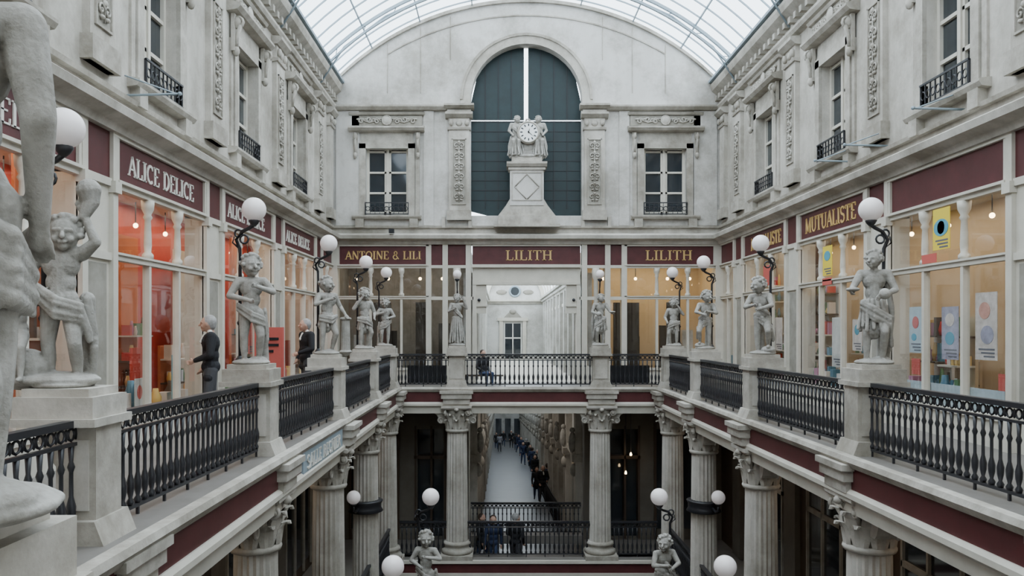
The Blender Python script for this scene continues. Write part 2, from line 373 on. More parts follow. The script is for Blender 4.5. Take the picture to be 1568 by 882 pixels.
# ------------------------------------------------------------ shop interiors
GOODS=[mat('goods_%d'%i,c,.5,0) for i,c in enumerate(((.5,.05,.04),(.6,.55,.5),(.6,.4,.12),(.08,.2,.28),(.4,.18,.28),(.12,.24,.12),(.65,.65,.65),(.1,.07,.05)))]
def shop_room(T,name,backs,u0,u1,depth,seed,shelf=.85):
    rnd=random.Random(seed); b=B(T)
    b.box(u0,u1,-depth-.1,-depth,ZF,2.5,backs[0]); b.box(u0,u1,-depth,-.36,2.45,2.55,PALE); b.box(u0,u1,-depth,-.06,ZF-.02,ZF+.02,FLOORM)
    b.box(u0-.02,u0,-depth,-.36,ZF,2.5,backs[0]); b.box(u1,u1+.05,-depth,-.0,ZF,2.5,CREAM)
    u=u0+.1
    while u<u1-.8:
        w=rnd.uniform(.45,.95); m=rnd.choice(backs); v=-rnd.uniform(.5,depth*.9)
        h=rnd.choice([-.3,.2,1.0,1.7,2.2])
        b.box(u,u+w,v-.05,v,ZF,h,m)
        if rnd.random()<shelf:
            for z in (-1.0,-.55,-.1,.35,.8,1.25):
                if z>h-.1 or (shelf<.5 and z>.0): continue
                b.box(u,u+w,v,v+.28,z-.03,z,BROWN if rnd.random()<.4 else PALE)
                for q in range(5):
                    x=u+w*(q+.5)/5.2; hh=rnd.uniform(.12,.34); r=rnd.uniform(.03,.06)
                    if rnd.random()<.6: b.lathe(x,v+.14,[(r*.8,z),(r*1.1,z+hh*.4),(r*.7,z+hh*.75),(r*.5,z+hh)],rnd.choice(GOODS),8)
                    else: b.box(x-r,x+r,v+.05,v+.2,z,z+hh,rnd.choice(GOODS))
        u+=w+rnd.uniform(.05,.35)
    u=u0+.3
    while u<u1:
        hh=rnd.uniform(.15,.5); r=rnd.uniform(.05,.11); m=rnd.choice(GOODS)
        if rnd.random()<.5: b.lathe(u,-.3,[(r,-1.18),(r*1.1,-1.18+hh*.5),(r*.6,-1.18+hh*.8),(r*.5,-1.18+hh)],m,10)
        else: b.box(u-r,u+r,-.36,-.2,-1.18,-1.18+hh,m)
        u+=rnd.uniform(.2,.45)
    b.box(u0,u1,-.5,-.08,-1.24,-1.18,PALE)
    u=u0+.5
    while u<u1:
        b.sph((u,-.8,2.2),.05,BULB,8,5); b.tube([(u,-.8,2.25),(u,-.8,2.45)],.012,IRON,4)
        b.sph((u+.6,-1.9,2.0),.05,BULB,8,5); b.tube([(u+.6,-1.9,2.05),(u+.6,-1.9,2.45)],.012,IRON,4); u+=1.37
    b.obj(name)
def area(loc,rot,sx,sy,e,col):
    l=bpy.data.lights.new('shop_and_fill_light','AREA'); l.shape='RECTANGLE'; l.size=sx; l.size_y=sy; l.energy=e; l.color=col
    o=bpy.data.objects.new('shop_and_fill_light',l); sc.collection.objects.link(o); o.location=loc; o.rotation_euler=rot; return o
shop_room(TL,'shop_interior_left',[RED,ORANGE,RED,ORANGE,PALE],2,24.22,2.2,11,.3)
shop_room(TR,'shop_interior_right',[YELW,PALE,YELW,PALE,WHITE,BROWN],2,24.22,2.6,8)
for y in (5,10.5,16,21):
    area((XL-1.2,y,2.4),(0,0,0),1.6,4,72,(1,.76,.52))
    area((XR+1.4,y,2.4),(0,0,0),1.6,4,58,(1,.86,.68))
# ------------------------------------------------------------ far wall
b=B(TF); g=B(TF)
zc=1.9; R=8.1
arc=lambda x: zc+sqrt(max(0,R*R-x*x))
holes=[(-4.85,-3.57,WZ0,WZ1),(3.55,4.83,WZ0,WZ1)]
AW=1.68; ASP=6.95
b.wall(-W,-AW,3.06,7.45,holes,-.35,0,GABLE); b.wall(AW,W,3.06,7.45,holes,-.35,0,GABLE)
b.box(-AW,AW,-.35,0,3.06,3.45,GABLE)
N=48
xs=[-W+2*W*i/N for i in range(N+1)]
xs=sorted(set(xs+[-AW,AW]+[AW*cos(pi*i/20) for i in range(21)]))
for a,c in zip(xs[:-1],xs[1:]):
    if abs((a+c)/2)<AW: la,lc=ASP+sqrt(max(0,AW*AW-a*a)),ASP+sqrt(max(0,AW*AW-c*c))
    else: la=lc=7.45
    b.prism([(a,la),(c,lc),(c,arc(c)-.02),(a,arc(a)-.02)],-.35,0,GABLE)
for i in range(24):
    a0=pi*i/24; a1=pi*(i+1)/24
    for r0,r1,vv,m in ((AW,AW+.3,.06,STONE),(AW+.24,AW+.32,.1,STONE2)):
        b.prism([(r0*cos(a0),ASP+r0*sin(a0)),(r1*cos(a0),ASP+r1*sin(a0)),(r1*cos(a1),ASP+r1*sin(a1)),(r0*cos(a1),ASP+r0*sin(a1))],0,vv,m)
for sg in (-1,1):
    b.box(sg*AW,sg*(AW+.3),0,.06,6.8,ASP,STONE)
for a,c in zip(xs[:-1],xs[1:]):
    b.prism([(a,arc(a)-.12),(c,arc(c)-.12),(c,arc(c)-.02),(a,arc(a)-.02)],0,.08,STONE2)
    if abs(a)<4.4 and abs(c)<4.4: b.prism([(a,arc(a)-.52),(c,arc(c)-.52),(c,arc(c)-.48),(a,arc(a)-.48)],0,.03,STONE2)
for x in (-4.2,-3.2,-2.3,2.3,3.2,4.2):
    b.box(x-.012,x+.012,0,.012,ASP+(1.2 if abs(x)<2.5 else .2),arc(x)-.2,STONE2)
for s0,s1 in ((-W,-AW-.75),(AW+.75,W)):
    b.mould([(0,6.6),(.12,6.62),(.2,6.7),(.2,6.75),(0,6.78)],s0,s1,STONE2)
cornices(b,-W,W)
for u in (-4.21,4.19): win_surround(b,u)
for u in (-2.03,2.05):
    pilaster(b,u,.62,3.3,6.5); b.box(u-.36,u+.36,0,.14,6.5,6.62,STONE2)
    b.mould([(0,6.62),(.16,6.65),(.28,6.72),(.28,6.78),(0,6.8)],u-.45,u+.45,STONE2)
for u in (-2.95,2.95): b.box(u-.15,u+.15,0,.05,3.15,6.6,GABLE)
for u in (-5.4,5.4): b.box(u-.35,u+.35,0,.05,3.15,6.6,GABLE)
for u in (-2.5,-1.7,1.7,2.5): b.box(u-.05,u+.05,0,.12,3.07,3.4,STONE2)
OP=1.63
bays=[(-5.7,-2.95),(2.95,5.7)]
for a,c in bays: shopfront(b,g,a,c,(.36,.7))
for u in (-5.9,5.7): b.box(u,u+.2,-.3,.08,ZF,2.57,CREAM)
for sg in (-1,1):
    for e in (2.95,2.45,1.75): b.box(sg*e-.08,sg*e+.08,-.25,.08,ZF,2.57,CREAM)
    b.box(sg*2.37,sg*1.83,-.03,.02,1.95,2.57,BURG); b.box(sg*2.95,sg*1.6,-.06,.06,1.86,1.95,CREAM)
    b.box(sg*2.87,sg*2.53,-.03,.02,1.95,2.57,BURG)
    b.box(sg*2.95,sg*1.6,-.06,.05,.9,1.0,CREAM); g.pane(sg*2.95,sg*1.7,-.025,-1.1,1.9,SHOPG); b.box(sg*2.95,sg*1.7,-.06,.04,ZF,-1.1,CREAM)
    b.lathe(sg*2.1,0,[(.12,ZF),(.12,-1.1),(.08,-1.0),(.07,1.5),(.12,1.6),(.12,1.86)],CREAM,10)
b.box(-OP,OP,-.3,.03,1.95,2.57,BURG); b.box(-OP,OP,0,.08,2.52,2.58,CREAM); b.box(-OP,OP,-.3,.1,1.88,1.97,CREAM)
b.box(-OP,OP,-.3,0,1.38,1.88,CREAM); b.box(-OP,OP,-.3,.06,1.36,1.44,CREAM)
for sg in (-1,1):
    b.box(sg*OP,sg*(OP-.42),-.3,0,ZF+2.1,1.4,CREAM); b.box(sg*OP,sg*(OP-.12),-.3,.05,ZF,1.4,CREAM)
    b.box(sg*OP,sg*(OP-.45),-.3,.04,.7,.76,CREAM); b.sph((sg*(OP-.2),.02,.9),.05,IRON,8,5)
text(b,'ANTOINE & LILI',-4.32,2.25,.25,.03,GOLD,1,2.3)
text(b,'LILITH',0.08,2.25,.30,.03,GOLD,1,1.42); text(b,'LILITH',4.3,2.25,.30,.03,GOLD,1,1.42)
b.wall(-W,W,-10,-2.0,[(-1.75,1.75,-9,-2.0),(-3.3,-2.5,-6.3,-3.0),(2.5,3.4,-6.3,-3.0)],-.35,0,TAUPE)
for u in (-2.9,2.95):
    b.box(u-.5,u+.5,-.34,-.3,-6.3,-2.9,DARKG)
    for q in (-.48,0,.42): b.box(u+q,u+q+.06,-.3,.02,-6.3,-2.9,BROWN)
    b.box(u-.5,u+.5,-.3,.02,-3.9,-3.8,BROWN)
for u in (-4.6,4.6):
    b.box(u-.7,u+.7,0,.03,-6.0,-3.0,DARKG)
    for q in (-.75,0,.7): b.box(u+q,u+q+.07,.0,.08,-6.3,-2.8,BROWN)
b.obj('wall_far'); g.obj('shopfront_glass')
window(TF,-4.21); window(TF,4.19)
k=B(TF)
for u,z in ((3.1,-3.75),(2.95,-4.3)):
    k.lathe(u,.35,[(.012,z+.1),(.03,z+.06),(.035,z+.02),(.025,z)],BULB,8); k.tube([(u,.35,z+.1),(u,.35,-2.3)],.008,IRON,4)
k.obj('pendant_lamp')
# arch window
b=B(TF); v=-.3
def archhalf(x0,x1,z0):
    P=[(x0,z0),(x1,z0)]; K=10
    for i in range(K+1):
        x=x1+(x0-x1)*i/K; P.append((x,ASP+sqrt(max(0,AW*AW-x*x))))
    return P
for x0,x1 in ((-AW,-.065),(.065,AW)):
    b.prism(archhalf(x0,x1,6.42),v-.06,v,SHUT)
b.prism([(-AW,3.62),(-1.0,3.45),(-.06,3.45),(-.06,6.38),(-AW,6.38)],v-.06,v,SHUT); b.box(.0,AW,v-.06,v,3.45,6.38,SHUT)
for x in (-1.25,-.85,-.45,.45,.85,1.25):
    b.box(x-.012,x+.012,v,v+.02,3.7,6.38,BLACK)
    b.box(x-.012,x+.012,v,v+.02,6.42,ASP+sqrt(AW*AW-x*x)-.03,BLACK)
for z in [3.95+.3*i for i in range(9)]: b.box(-AW,AW,v,v+.012,z,z+.02,BLACK)
b.obj('arched_window')
# ------------------------------------------------------------ near wall, floors, balcony
b=B(); b.box(XL-.3,XR+.3,-3.3,-3,-10,10.2,STONE); b.obj('wall_near')
b=B(); b.box(XL-3,XR+3,-3.3,D+1,-10.2,-10,FLOORM); b.obj('floor')
RL=3.78; E=3.58; YN=1.9; YFAR=22.45
def off(y): return max(0,(14.5-y))*.024
b=B()
def slab(x0,x1,y0,y1): b.box(x0,x1,y0,y1,-2.02,ZF,FLOORM); b.box(x0,x1,y0,y1,-2.2,-2.0,CREAM)
slab(XL,C-E-.05,-3,D); slab(C+E+.05,XR,-3,D); slab(C-E-.05,C+E+.05,YFAR-.15,D+.3); slab(C-E-.05,C+E+.05,-3,YN+.1)
def edge(T,u0,u1):
    b.T=T
    b.mould([(0,-1.58),(.12,-1.58),(.14,-1.64),(.08,-1.72),(0,-1.73)],u0,u1,STONE2)
    b.mould([(0,-1.73),(.04,-1.73),(.04,-2.0),(0,-2.0)],u0,u1,BURG)
    b.mould([(-.6,-2.0),(.06,-2.0),(.1,-2.04),(.1,-2.1),(0.02,-2.16),(0,-2.32),(-.6,-2.32)],u0,u1,CREAM)
    b.T=None
EL=lambda p:(C-E-.05+p[1],p[0],p[2]); ER=lambda p:(C+E+.05-p[1],p[0],p[2]); EF=lambda p:(C+p[0],YFAR-.15-p[1],p[2])
edge(EL,YN,YFAR-.15); edge(ER,YN,YFAR-.15); edge(EF,-E-.05,E+.05)
POSTS=[]
for y in (6.2,10.4,14.5,18.55,21.9):
    for s in (-1,1): POSTS.append((s,y))
def ledge(x,y,hw,hd):
    b.box(x-hw,x+hw,y-hd,y+hd,-1.9,-1.72,STONE2); b.box(x-hw+.05,x+hw-.05,y-hd+.05,y+hd-.05,-2.05,-1.9,STONE2); b.box(x-hw-.04,x+hw+.04,y-hd-.04,y+hd+.04,-1.76,-1.68,STONE2)
for s,y in POSTS: ledge(C+s*(3.82+off(y)*.7),y,.42,.38)
for s in (-1,1): ledge(C+s*2.0,YFAR,.42,.36)
b.obj('gallery_balcony')
b=B(); b.T=EL
b.box(11.2,14.0,.05,.08,-2.05,-1.72,STEEL); text(b,'SALLE REGNIER',12.6,-1.885,.2,.08,WHITEL,1,2.4); b.obj('gallery_sign')
# ------------------------------------------------------------ pedestals
def pedestal(x,y,outw=0,cw=.3,sh=.15):
    b=B()
    x0,x1=x-sh,x+sh
    b.box(x0,x1,y-.2,y+.2,-1.6,-.68,STONE2)
    b.box(x0+.05,x1-.05,y-.215,y-.19,-1.35,-.82,STONE)
    b.prism([(x0-.09,-1.72),(x1+.09,-1.72),(x1+.09,-1.6),(x1+.02,-1.42),(x0-.02,-1.42),(x0-.09,-1.6)],y-.27,y+.27,STONE2)
    cx=x+outw*.14
    b.box(cx-cw-.03,cx+cw+.03,y-.3,y+.3,-.72,-.66,STONE2)
    b.box(cx-cw,cx+cw,y-.27,y+.27,-.66,-.5,STONE2)
    b.box(cx-cw+.05,cx+cw-.05,y-.23,y+.23,-.5,-.44,STONE2)
    if outw:
        b.prism([(cx+outw*cw*.9,-.72),(x,-.72),(x,-1.1),(x+outw*sh,-1.1)],y-.12,y+.12,STONE2)
    return b.obj('stone_pedestal')
for s,y in POSTS: pedestal(C+s*(RL+off(y)),y,s)
for s in (-1,1): pedestal(C+s*2.0,YFAR,0,.27,.22)
pedestal(-1.29,1.9,0,.15,.13)
# ------------------------------------------------------------ balustrades
def rail(b,p0,p1,zt,zb):
    p0=Vector(p0);p1=Vector(p1); L=(p1-p0).length; ang=atan2(p1.y-p0.y,p1.x-p0.x); ca,sa=cos(ang),sin(ang)
    b.T=lambda p:(p0.x+p[0]*ca-p[1]*sa,p0.y+p[0]*sa+p[1]*ca,p[2])
    b.box(0,L,-.04,.04,zt-.05,zt,IRON); b.box(0,L,-.018,.018,zt-.19,zt-.165,IRON); b.box(0,L,-.02,.02,zb+.07,zb+.1,IRON)
    n=max(2,round(L/.13))
    for i in range(n):
        u=L*(i+.5)/n
        h=zt-.19-zb-.1; z=zb+.1
        b.lathe(u,0,[(.026,z),(.034,z+.05*h),(.016,z+.1*h),(.03,z+.2*h),(.034,z+.3*h),(.016,z+.42*h),(.015,z+.7*h),(.027,z+.76*h),(.015,z+.82*h),(.022,z+h)],IRON,6)
        b.ring(u,0,zt-.105,.045,.012,IRON,8)
        b.sph((u+L/n/2,0,zt-.105),(.022,.012,.05),IRON,5,4)
        if i%4==0: b.box(u-.012,u+.012,-.012,.012,zb,zb+.1,IRON)
    b.T=None
b=B()
zt=-.67
ys=[2.3,6.2,10.4,14.5,18.55,21.9]
for s in (-1,1):
    for a,c in zip(ys[:-1],ys[1:]): rail(b,(C+s*(RL+off(a)),a+.2),(C+s*(RL+off(c)),c-.2),zt,ZF)
    rail(b,(C+s*RL,21.9+.1),(C+s*3.5,YFAR),zt,ZF)
    rail(b,(C+s*3.5,YFAR),(C+s*2.25,YFAR),zt,ZF)
rail(b,(C-1.78,YFAR),(C+1.78,YFAR),zt,ZF)
b.obj('balustrade_upper')
b=B()
zl=ZM+1.0
for s in (-1,1):
    rail(b,(C+s*3.6,YFAR),(C+s*2.2,YFAR),zl,ZM)
    rail(b,(C+s*RL,14),(C+s*RL,21.6),zl,ZM)
rail(b,(C-1.7,YFAR),(C+1.7,YFAR),zl,ZM); rail(b,(C-1.7,24.9),(C+1.7,24.9),zl,ZM)
b.obj('balustrade_lower')
# middle level floor
b=B()
b.box(XL,C-3.7,8,D,ZM-.3,ZM,FLOORM); b.box(C+3.7,XR,8,D,ZM-.3,ZM,FLOORM)
b.box(C-3.7,C+3.7,YFAR-.3,YFAR+.3,ZM-.3,ZM,FLOORM); b.box(C-3.7,C-1.75,YFAR,D,ZM-.3,ZM,FLOORM); b.box(C+1.75,C+3.7,YFAR,D,ZM-.3,ZM,FLOORM)
b.T=lambda p:(C+p[0],YFAR-.3-p[1],p[2])
b.mould([(0,ZM),(.1,ZM),(.1,ZM-.08),(0,ZM-.12)],-3.7,3.7,CREAM); b.box(-3.7,3.7,0,.04,ZM-.35,ZM-.12,BURG); b.box(-3.7,3.7,0,.08,ZM-.45,ZM-.35,CREAM)
b.T=None
b.box(C-1.75,C+1.75,YFAR+.3,25.4,-7.4,-7.2,FLOORM); b.box(C-1.75,C+1.75,24.75,25.2,ZM-.25,ZM,FLOORM)
b.obj('floor_middle_level')
# ------------------------------------------------------------ columns
def column(zt_,zb_,r=.29):
    b=B(); H=zt_-zb_
    b.box(-.42,.42,-.42,.42,-.06,0,STONE2); b.box(-.38,.38,-.38,.38,-.1,-.06,STONE2)
    b.lathe(0,0,[(r*.95,-.66),(r*.98,-.5),(r*1.08,-.3),(r*1.3,-.1)],TAUPEL,16)
    for i in range(8):
        b.leaf(2*pi*i/8,r*1.03,-.66,.30,.25,1.0,STONE2)
        b.leaf(2*pi*(i+.5)/8,r*1.06,-.56,.36,.22,1.15,STONE2)
    for i in range(4):
        a=pi/4+i*pi/2; ca,sa=cos(a),sin(a)
        b.ring(.45*ca,.45*sa,-.2,.065,.028,STONE2,10,'y' if i%2 else 'x'); b.sph((.46*ca,.46*sa,-.2),.05,STONE2,8,5)
        b.tube([(r*1.05*ca,r*1.05*sa,-.42),(.38*ca,.38*sa,-.26),(.47*ca,.47*sa,-.13)],[.03,.035,.045],STONE2,6)
    for sx,sy in ((1,0),(-1,0),(0,1),(0,-1)): b.sph((sx*.4,sy*.4,-.1),(.07,.07,.06),STONE2,8,5)
    b.lathe(0,0,[(r*1.1,-.74),(r*1.15,-.70),(r*1.1,-.66)],STONE2,20)
    b.lathe(0,0,[(r*1.06,-H+.45),(r*1.02,-H*.6),(r*.95,-.74)],STONE,40,flute=.095,smooth=False)
    b.lathe(0,0,[(r*1.45,-H+.12),(r*1.5,-H+.18),(r*1.45,-H+.25),(r*1.2,-H+.28),(r*1.2,-H+.34),(r*1.32,-H+.38),(r*1.3,-H+.43),(r*1.06,-H+.46)],STONE2,24)
    b.box(-r*1.55,r*1.55,-r*1.55,r*1.55,-H,-H+.12,STONE2)
    return b
cb=column(-2.1,ZM).obj('stone_column',loc=(0,0,0)); cme=cb.data; bpy.data.objects.remove(cb)
bb=B()
for s in (1,-1):
    bb.prism([(s*.3,-.02),(s*.95,-.02),(s*.9,-.12),(s*.72,-.16),(s*.55,-.28),(s*.47,-.45),(s*.42,-.5),(s*.3,-.5)],-.13,.13,STONE2)
    bb.ring(s*.82,-.14,-.12,.07,.025,STONE2,10); bb.ring(s*.45,-.14,-.42,.07,.025,STONE2,10)
bk=bb.obj('column_bracket'); bkm=bk.data; bpy.data.objects.remove(bk)
def addcol(x,y,ang):
    o=bpy.data.objects.new('stone_column',cme); sc.collection.objects.link(o); o.location=(x,y,-2.1)
    o2=bpy.data.objects.new('capital_bracket',bkm); sc.collection.objects.link(o2); o2.parent=o; o2.rotation_euler=(0,0,ang); o2.location=(0,0,0)
for s,y in POSTS: addcol(C+s*(3.9+off(y)*.7),y,pi/2)
for s in (-1,1): addcol(C+s*2.0,YFAR+.05,0)
def wall_lamp(x,y,s):
    b=B(); b.lathe(0,0,[(.36,-.14),(.4,-.12),(.36,-.05),(.36,.05),(.4,.12),(.36,.14)],IRON,20)
    b.tube([(0,-.36,0),(0,-.5,-.05),(0,-.6,.0),(0,-.6,.12)],.03,IRON,6)
    b.lathe(0,-.6,[(.03,.1),(.08,.14),(.03,.16)],IRON,8); b.sph((0,-.6,.3),.155,GLOBE,20,14)
    o=b.obj('column_globe_lamp',loc=(x,y,-4.05)); o.rotation_euler=(0,0,s*.3)
wall_lamp(C-3.9,18.55,-1); wall_lamp(C+3.9,18.55,1)
# ------------------------------------------------------------ glass roof
b=B(); K=24; am=math.asin(W/R)
A=[-am+2*am*i/K for i in range(K+1)]
P=[(C+R*sin(a),zc+R*cos(a)) for a in A]
for i in range(K):
    b.add([(P[i][0],-3,P[i][1]),(P[i+1][0],-3,P[i+1][1]),(P[i+1][0],D+.3,P[i+1][1]),(P[i][0],D+.3,P[i][1])],[(0,1,2,3)],ROOFG)
b.obj('glass_roof')
b=B()
for i in range(0,K+1,3):
    b.box(P[i][0]-.015,P[i][0]+.015,-3,D,P[i][1]-.06,P[i][1]-.01,STEEL)
def arcstrip(y,w,r0,r1,K2=32):
    for i in range(K2):
        a0=-am+2*am*i/K2; a1=-am+2*am*(i+1)/K2
        q=[(C+r*sin(a),zc+r*cos(a)) for r,a in ((r0,a0),(r1,a0),(r1,a1),(r0,a1))]
        b.prism(q,y,y+w,STEEL)
y=-2.6
while y<D:
    arcstrip(y,.022,R-.05,R-.01); y+=.68
for y in (1.9,6.0,10.1,14.2,18.3,22.4):
    arcstrip(y,.07,R-.26,R-.21); arcstrip(y,.06,R-.1,R-.02)
    for i in range(13):
        a=-am+2*am*(i+.5)/13; b.tube([(C+(R-.23)*sin(a),y+.04,zc+(R-.23)*cos(a)),(C+(R-.04)*sin(a+.03),y+.04,zc+(R-.04)*cos(a+.03))],.012,STEEL,4)
    for s in (-1,1):
        b.tube([(C+s*(W-.1),y+.04,6.9),(C+s*(W-.75),y+.04,7.9),(C+s*(W-1.9),y+.04,8.75),(C+s*(W-3.3),y+.04,9.4)],.025,STEEL,5)
for s in (-1,1):
    b.box(C+s*W-(.0 if s<0 else .4),C+s*W+(.4 if s<0 else .0),-3,D,7.45,7.52,STEEL)
b.obj('roof_frame')
# ------------------------------------------------------------ upper corridor beyond
CX0,CX1,YE=C-1.62,C+1.73,45.0
b=B()
b.box(CX0-.3,CX0,D+.35,YE,-2.2,1.75,WHITE); b.box(CX1,CX1+.3,D+.35,YE,-2.2,1.75,WHITE)
b.box(CX0,CX1,D+.35,YE,-2.2,ZF,PALE)
b.box(CX0-.3,CX1+.3,YE,YE+.3,-2.2,3.6,WHITE)
for y in range(26,45,2):
    for x,s in ((CX0,1),(CX1,-1)):
        b.box(min(x,x+s*.14),max(x,x+s*.14),y,y+.4,ZF,1.5,WHITE); b.box(min(x,x+s*.05),max(x,x+s*.05),y+.7,y+1.7,ZF+.3,.9,STEEL if s>0 else TAUPEL)
        b.box(min(x,x+s*.08),max(x,x+s*.08),y+.6,y+1.8,.9,1.02,CREAM)
for x,s in ((CX0,1),(CX1,-1)):
    for z0,w in ((1.45,.12),(1.55,.2),(1.68,.28)): b.box(min(x,x+s*w),max(x,x+s*w),D+.3,YE,z0,z0+.1,WHITE)
cxm=(CX0+CX1)/2; rr=(CX1-CX0)/2
for i in range(12):
    a0=pi*i/12;a1=pi*(i+1)/12
    b.add([(cxm+rr*cos(a0),D+.35,1.75+rr*sin(a0)),(cxm+rr*cos(a1),D+.35,1.75+rr*sin(a1)),(cxm+rr*cos(a1),YE,1.75+rr*sin(a1)),(cxm+rr*cos(a0),YE,1.75+rr*sin(a0))],[(0,1,2,3)],ROOFG)
    b.prism([((rr-.2)*cos(a0)+cxm,1.75+(rr-.2)*sin(a0)),(rr*cos(a0)+cxm,1.75+rr*sin(a0)),(rr*cos(a1)+cxm,1.75+rr*sin(a1)),((rr-.2)*cos(a1)+cxm,1.75+(rr-.2)*sin(a1))],YE-.12,YE,CREAM)
for y in range(25,45,2):
    for i in range(12):
        a0=pi*i/12;a1=pi*(i+1)/12
        b.prism([((rr-.06)*cos(a0)+cxm,1.75+(rr-.06)*sin(a0)),(rr*cos(a0)+cxm,1.75+rr*sin(a0)),(rr*cos(a1)+cxm,1.75+rr*sin(a1)),((rr-.06)*cos(a1)+cxm,1.75+(rr-.06)*sin(a1))],y,y+.06,CREAM)
b.box(CX0,CX1,YE-.1,YE,1.45,1.6,TAUPEL); b.box(CX0,CX1,YE-.16,YE,1.58,1.66,CREAM)
b.ring(cxm,YE-.03,2.15,.28,.06,STEEL,16)
b.prism([(cxm+.25*cos(2*pi*i/16),2.15+.25*sin(2*pi*i/16)) for i in range(16)],YE-.04,YE-.01,DARKG)
for s in (-1,1): b.sph((cxm+s*.75,YE-.03,2.1),(.3,.05,.14),TAUPEL,8,5)
wx=cxm-.12
b.box(wx-.45,wx+.45,YE-.03,YE-.01,ZF,.35,DARKG)
for q in (-.5,-.03,.44): b.box(wx+q,wx+q+.07,YE-.07,YE,ZF,.38,WHITE)
b.box(wx-.45,wx+.45,YE-.06,YE,-.5,-.42,WHITE)
b.box(wx-.75,wx-.55,YE-.12,YE,ZF,.5,CREAM); b.box(wx+.55,wx+.75,YE-.12,YE,ZF,.5,CREAM); b.box(wx-.85,wx+.85,YE-.16,YE,.5,.68,CREAM)
b.prism([(wx-.5,.68),(wx+.5,.68),(wx+.25,.95),(wx-.25,.95)],YE-.12,YE,TAUPEL); b.sph((wx,YE-.1,1.0),(.2,.08,.15),TAUPEL,8,6)
b.obj('upper_corridor')
# ------------------------------------------------------------ lower passage
PX0,PX1=-.93,2.68
fz=lambda d:-8.4-.087*(d-39)
b=B()
b.add([(PX0-.3,25.2,fz(25.2)),(PX1+.3,25.2,fz(25.2)),(PX1+.3,96,fz(96)),(PX0-.3,96,fz(96))],[(0,1,2,3)],PAVE)
b.obj('passage_floor')
b=B(); b.add([(PX0-.3,45.3,0),(PX1+.3,45.3,0),(PX1+.3,96,0),(PX0-.3,96,0)],[(0,1,2,3)],DIMG); b.obj('passage_dimming_roof')  # unseen roof sheet added to dim daylight on the passage floor
b=B()
for x,s in ((PX0,1),(PX1,-1)):
    xo=x-s*.3
    for y0,y1,zt2 in ((25,45.3,-2.25),(45.3,96,0)):
        b.box(min(x,xo),max(x,xo),y0,y1,-14.5,zt2,WHITE)
    y=26.0
    while y<95:
        z=fz(y)
        b.box(min(x,x+s*.22),max(x,x+s*.22),y,y+.45,z-.4,-2.25,STONE)
        b.box(min(x,x+s*.34),max(x,x+s*.34),y-.1,y+.55,z+3.0,z+3.25,STONE2)
        b.sph((x+s*.25,y+.22,z+2.7),(.14,.16,.22),STONE2,8,6)
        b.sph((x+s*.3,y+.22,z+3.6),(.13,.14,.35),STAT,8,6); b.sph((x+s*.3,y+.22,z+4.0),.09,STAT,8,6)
        b.box(min(x,x+s*.03),max(x,x+s*.03),y+.8,y+3.0,z+.1,z+2.5,DARKG)
        b.box(min(x,x+s*.08),max(x,x+s*.08),y+.7,y+3.1,z+2.5,z+2.95,YELW if s<0 else BURG)
        for q in (.75,1.5,2.3,3.0): b.box(min(x,x+s*.07),max(x,x+s*.07),y+q,y+q+.08,z-.3,z+2.5,CREAM)
        b.box(min(x,x+s*.2),max(x,x+s*.2),y+.45,y+3.6,z+2.95,z+3.1,STONE2)
        b.box(min(x,x+s*.04),max(x,x+s*.04),y+1.2,y+2.5,z+3.6,z+5.2,DARKG)
        y+=3.6
b.box(PX0-.3,PX1+.3,96,96.3,-15,0,WHITE)
for i in range(3): b.box(PX0+.5+i*1.1,PX0+1.2+i*1.1,95.9,96.05,-13.4,-10.6,DARKG)
b.obj('passage_walls')
b=B()
b.tube([(PX1-.42,30,fz(30)+1.0),(PX1-.42,62,fz(62)+1.0)],.03,IRON,6); b.tube([(PX1-.42,30,fz(30)+.15),(PX1-.42,62,fz(62)+.15)],.02,IRON,5)
y=30
while y<62: b.tube([(PX1-.42,y,fz(y)),(PX1-.42,y,fz(y)+1.0)],.014,IRON,4); y+=.4
b.obj('stair_handrail')
for y in (29,36,42): area((C,y,-2.5),(0,0,0),1.2,3,42,(1,.95,.88))  # added fill lights brightening the covered stretch of the passage
for y in (9,14,20):
    for s in (-1,1): area((C+s*5.0,y,-2.4),(0,0,0),.8,2.5,9,(1,.8,.58))  # extra warm fill added under the gallery to lift the dim lower level
for T_,u0,u1,m in ((TF,-5.9,-1.75,TAUPEL),(TF,1.85,5.9,YELW)):
    b=B(T_); b.box(u0,u1,-2.8,-2.7,ZF,2.5,m); b.box(u0,u1,-2.7,-.36,2.4,2.5,PALE); b.box(u0,u1,-2.7,-.3,ZF-.02,ZF,FLOORM)
    for e in (u0,u1): b.box(e-.03,e+.03,-2.7,-.3,ZF,2.5,m)
    for u in (u0+.6,u0+1.6,u0+2.6,u0+3.3):
        b.sph((u,-.9,1.6),.05,BULB,8,5); b.tube([(u,-.9,1.65),(u,-.9,2.4)],.01,IRON,4)
        b.box(u-.15,u+.2,-1.5,-1.3,ZF,random.uniform(-.4,.6),random.choice([DARKB,WHITE,BROWN,DARKB]))
    b.box(u0+.9,u0+1.7,-.9,-.8,ZF,.85,DARKB); b.box(u0+2.5,u0+2.9,-.6,-.5,ZF,.85,DARKB)
    b.obj('shop_interior_far')
area((C-3.9,D+1.4,2.3),(0,0,0),3,1.5,25,(1,.9,.78)); area((C+3.9,D+1.4,2.3),(0,0,0),3,1.5,65,(1,.80,.5))
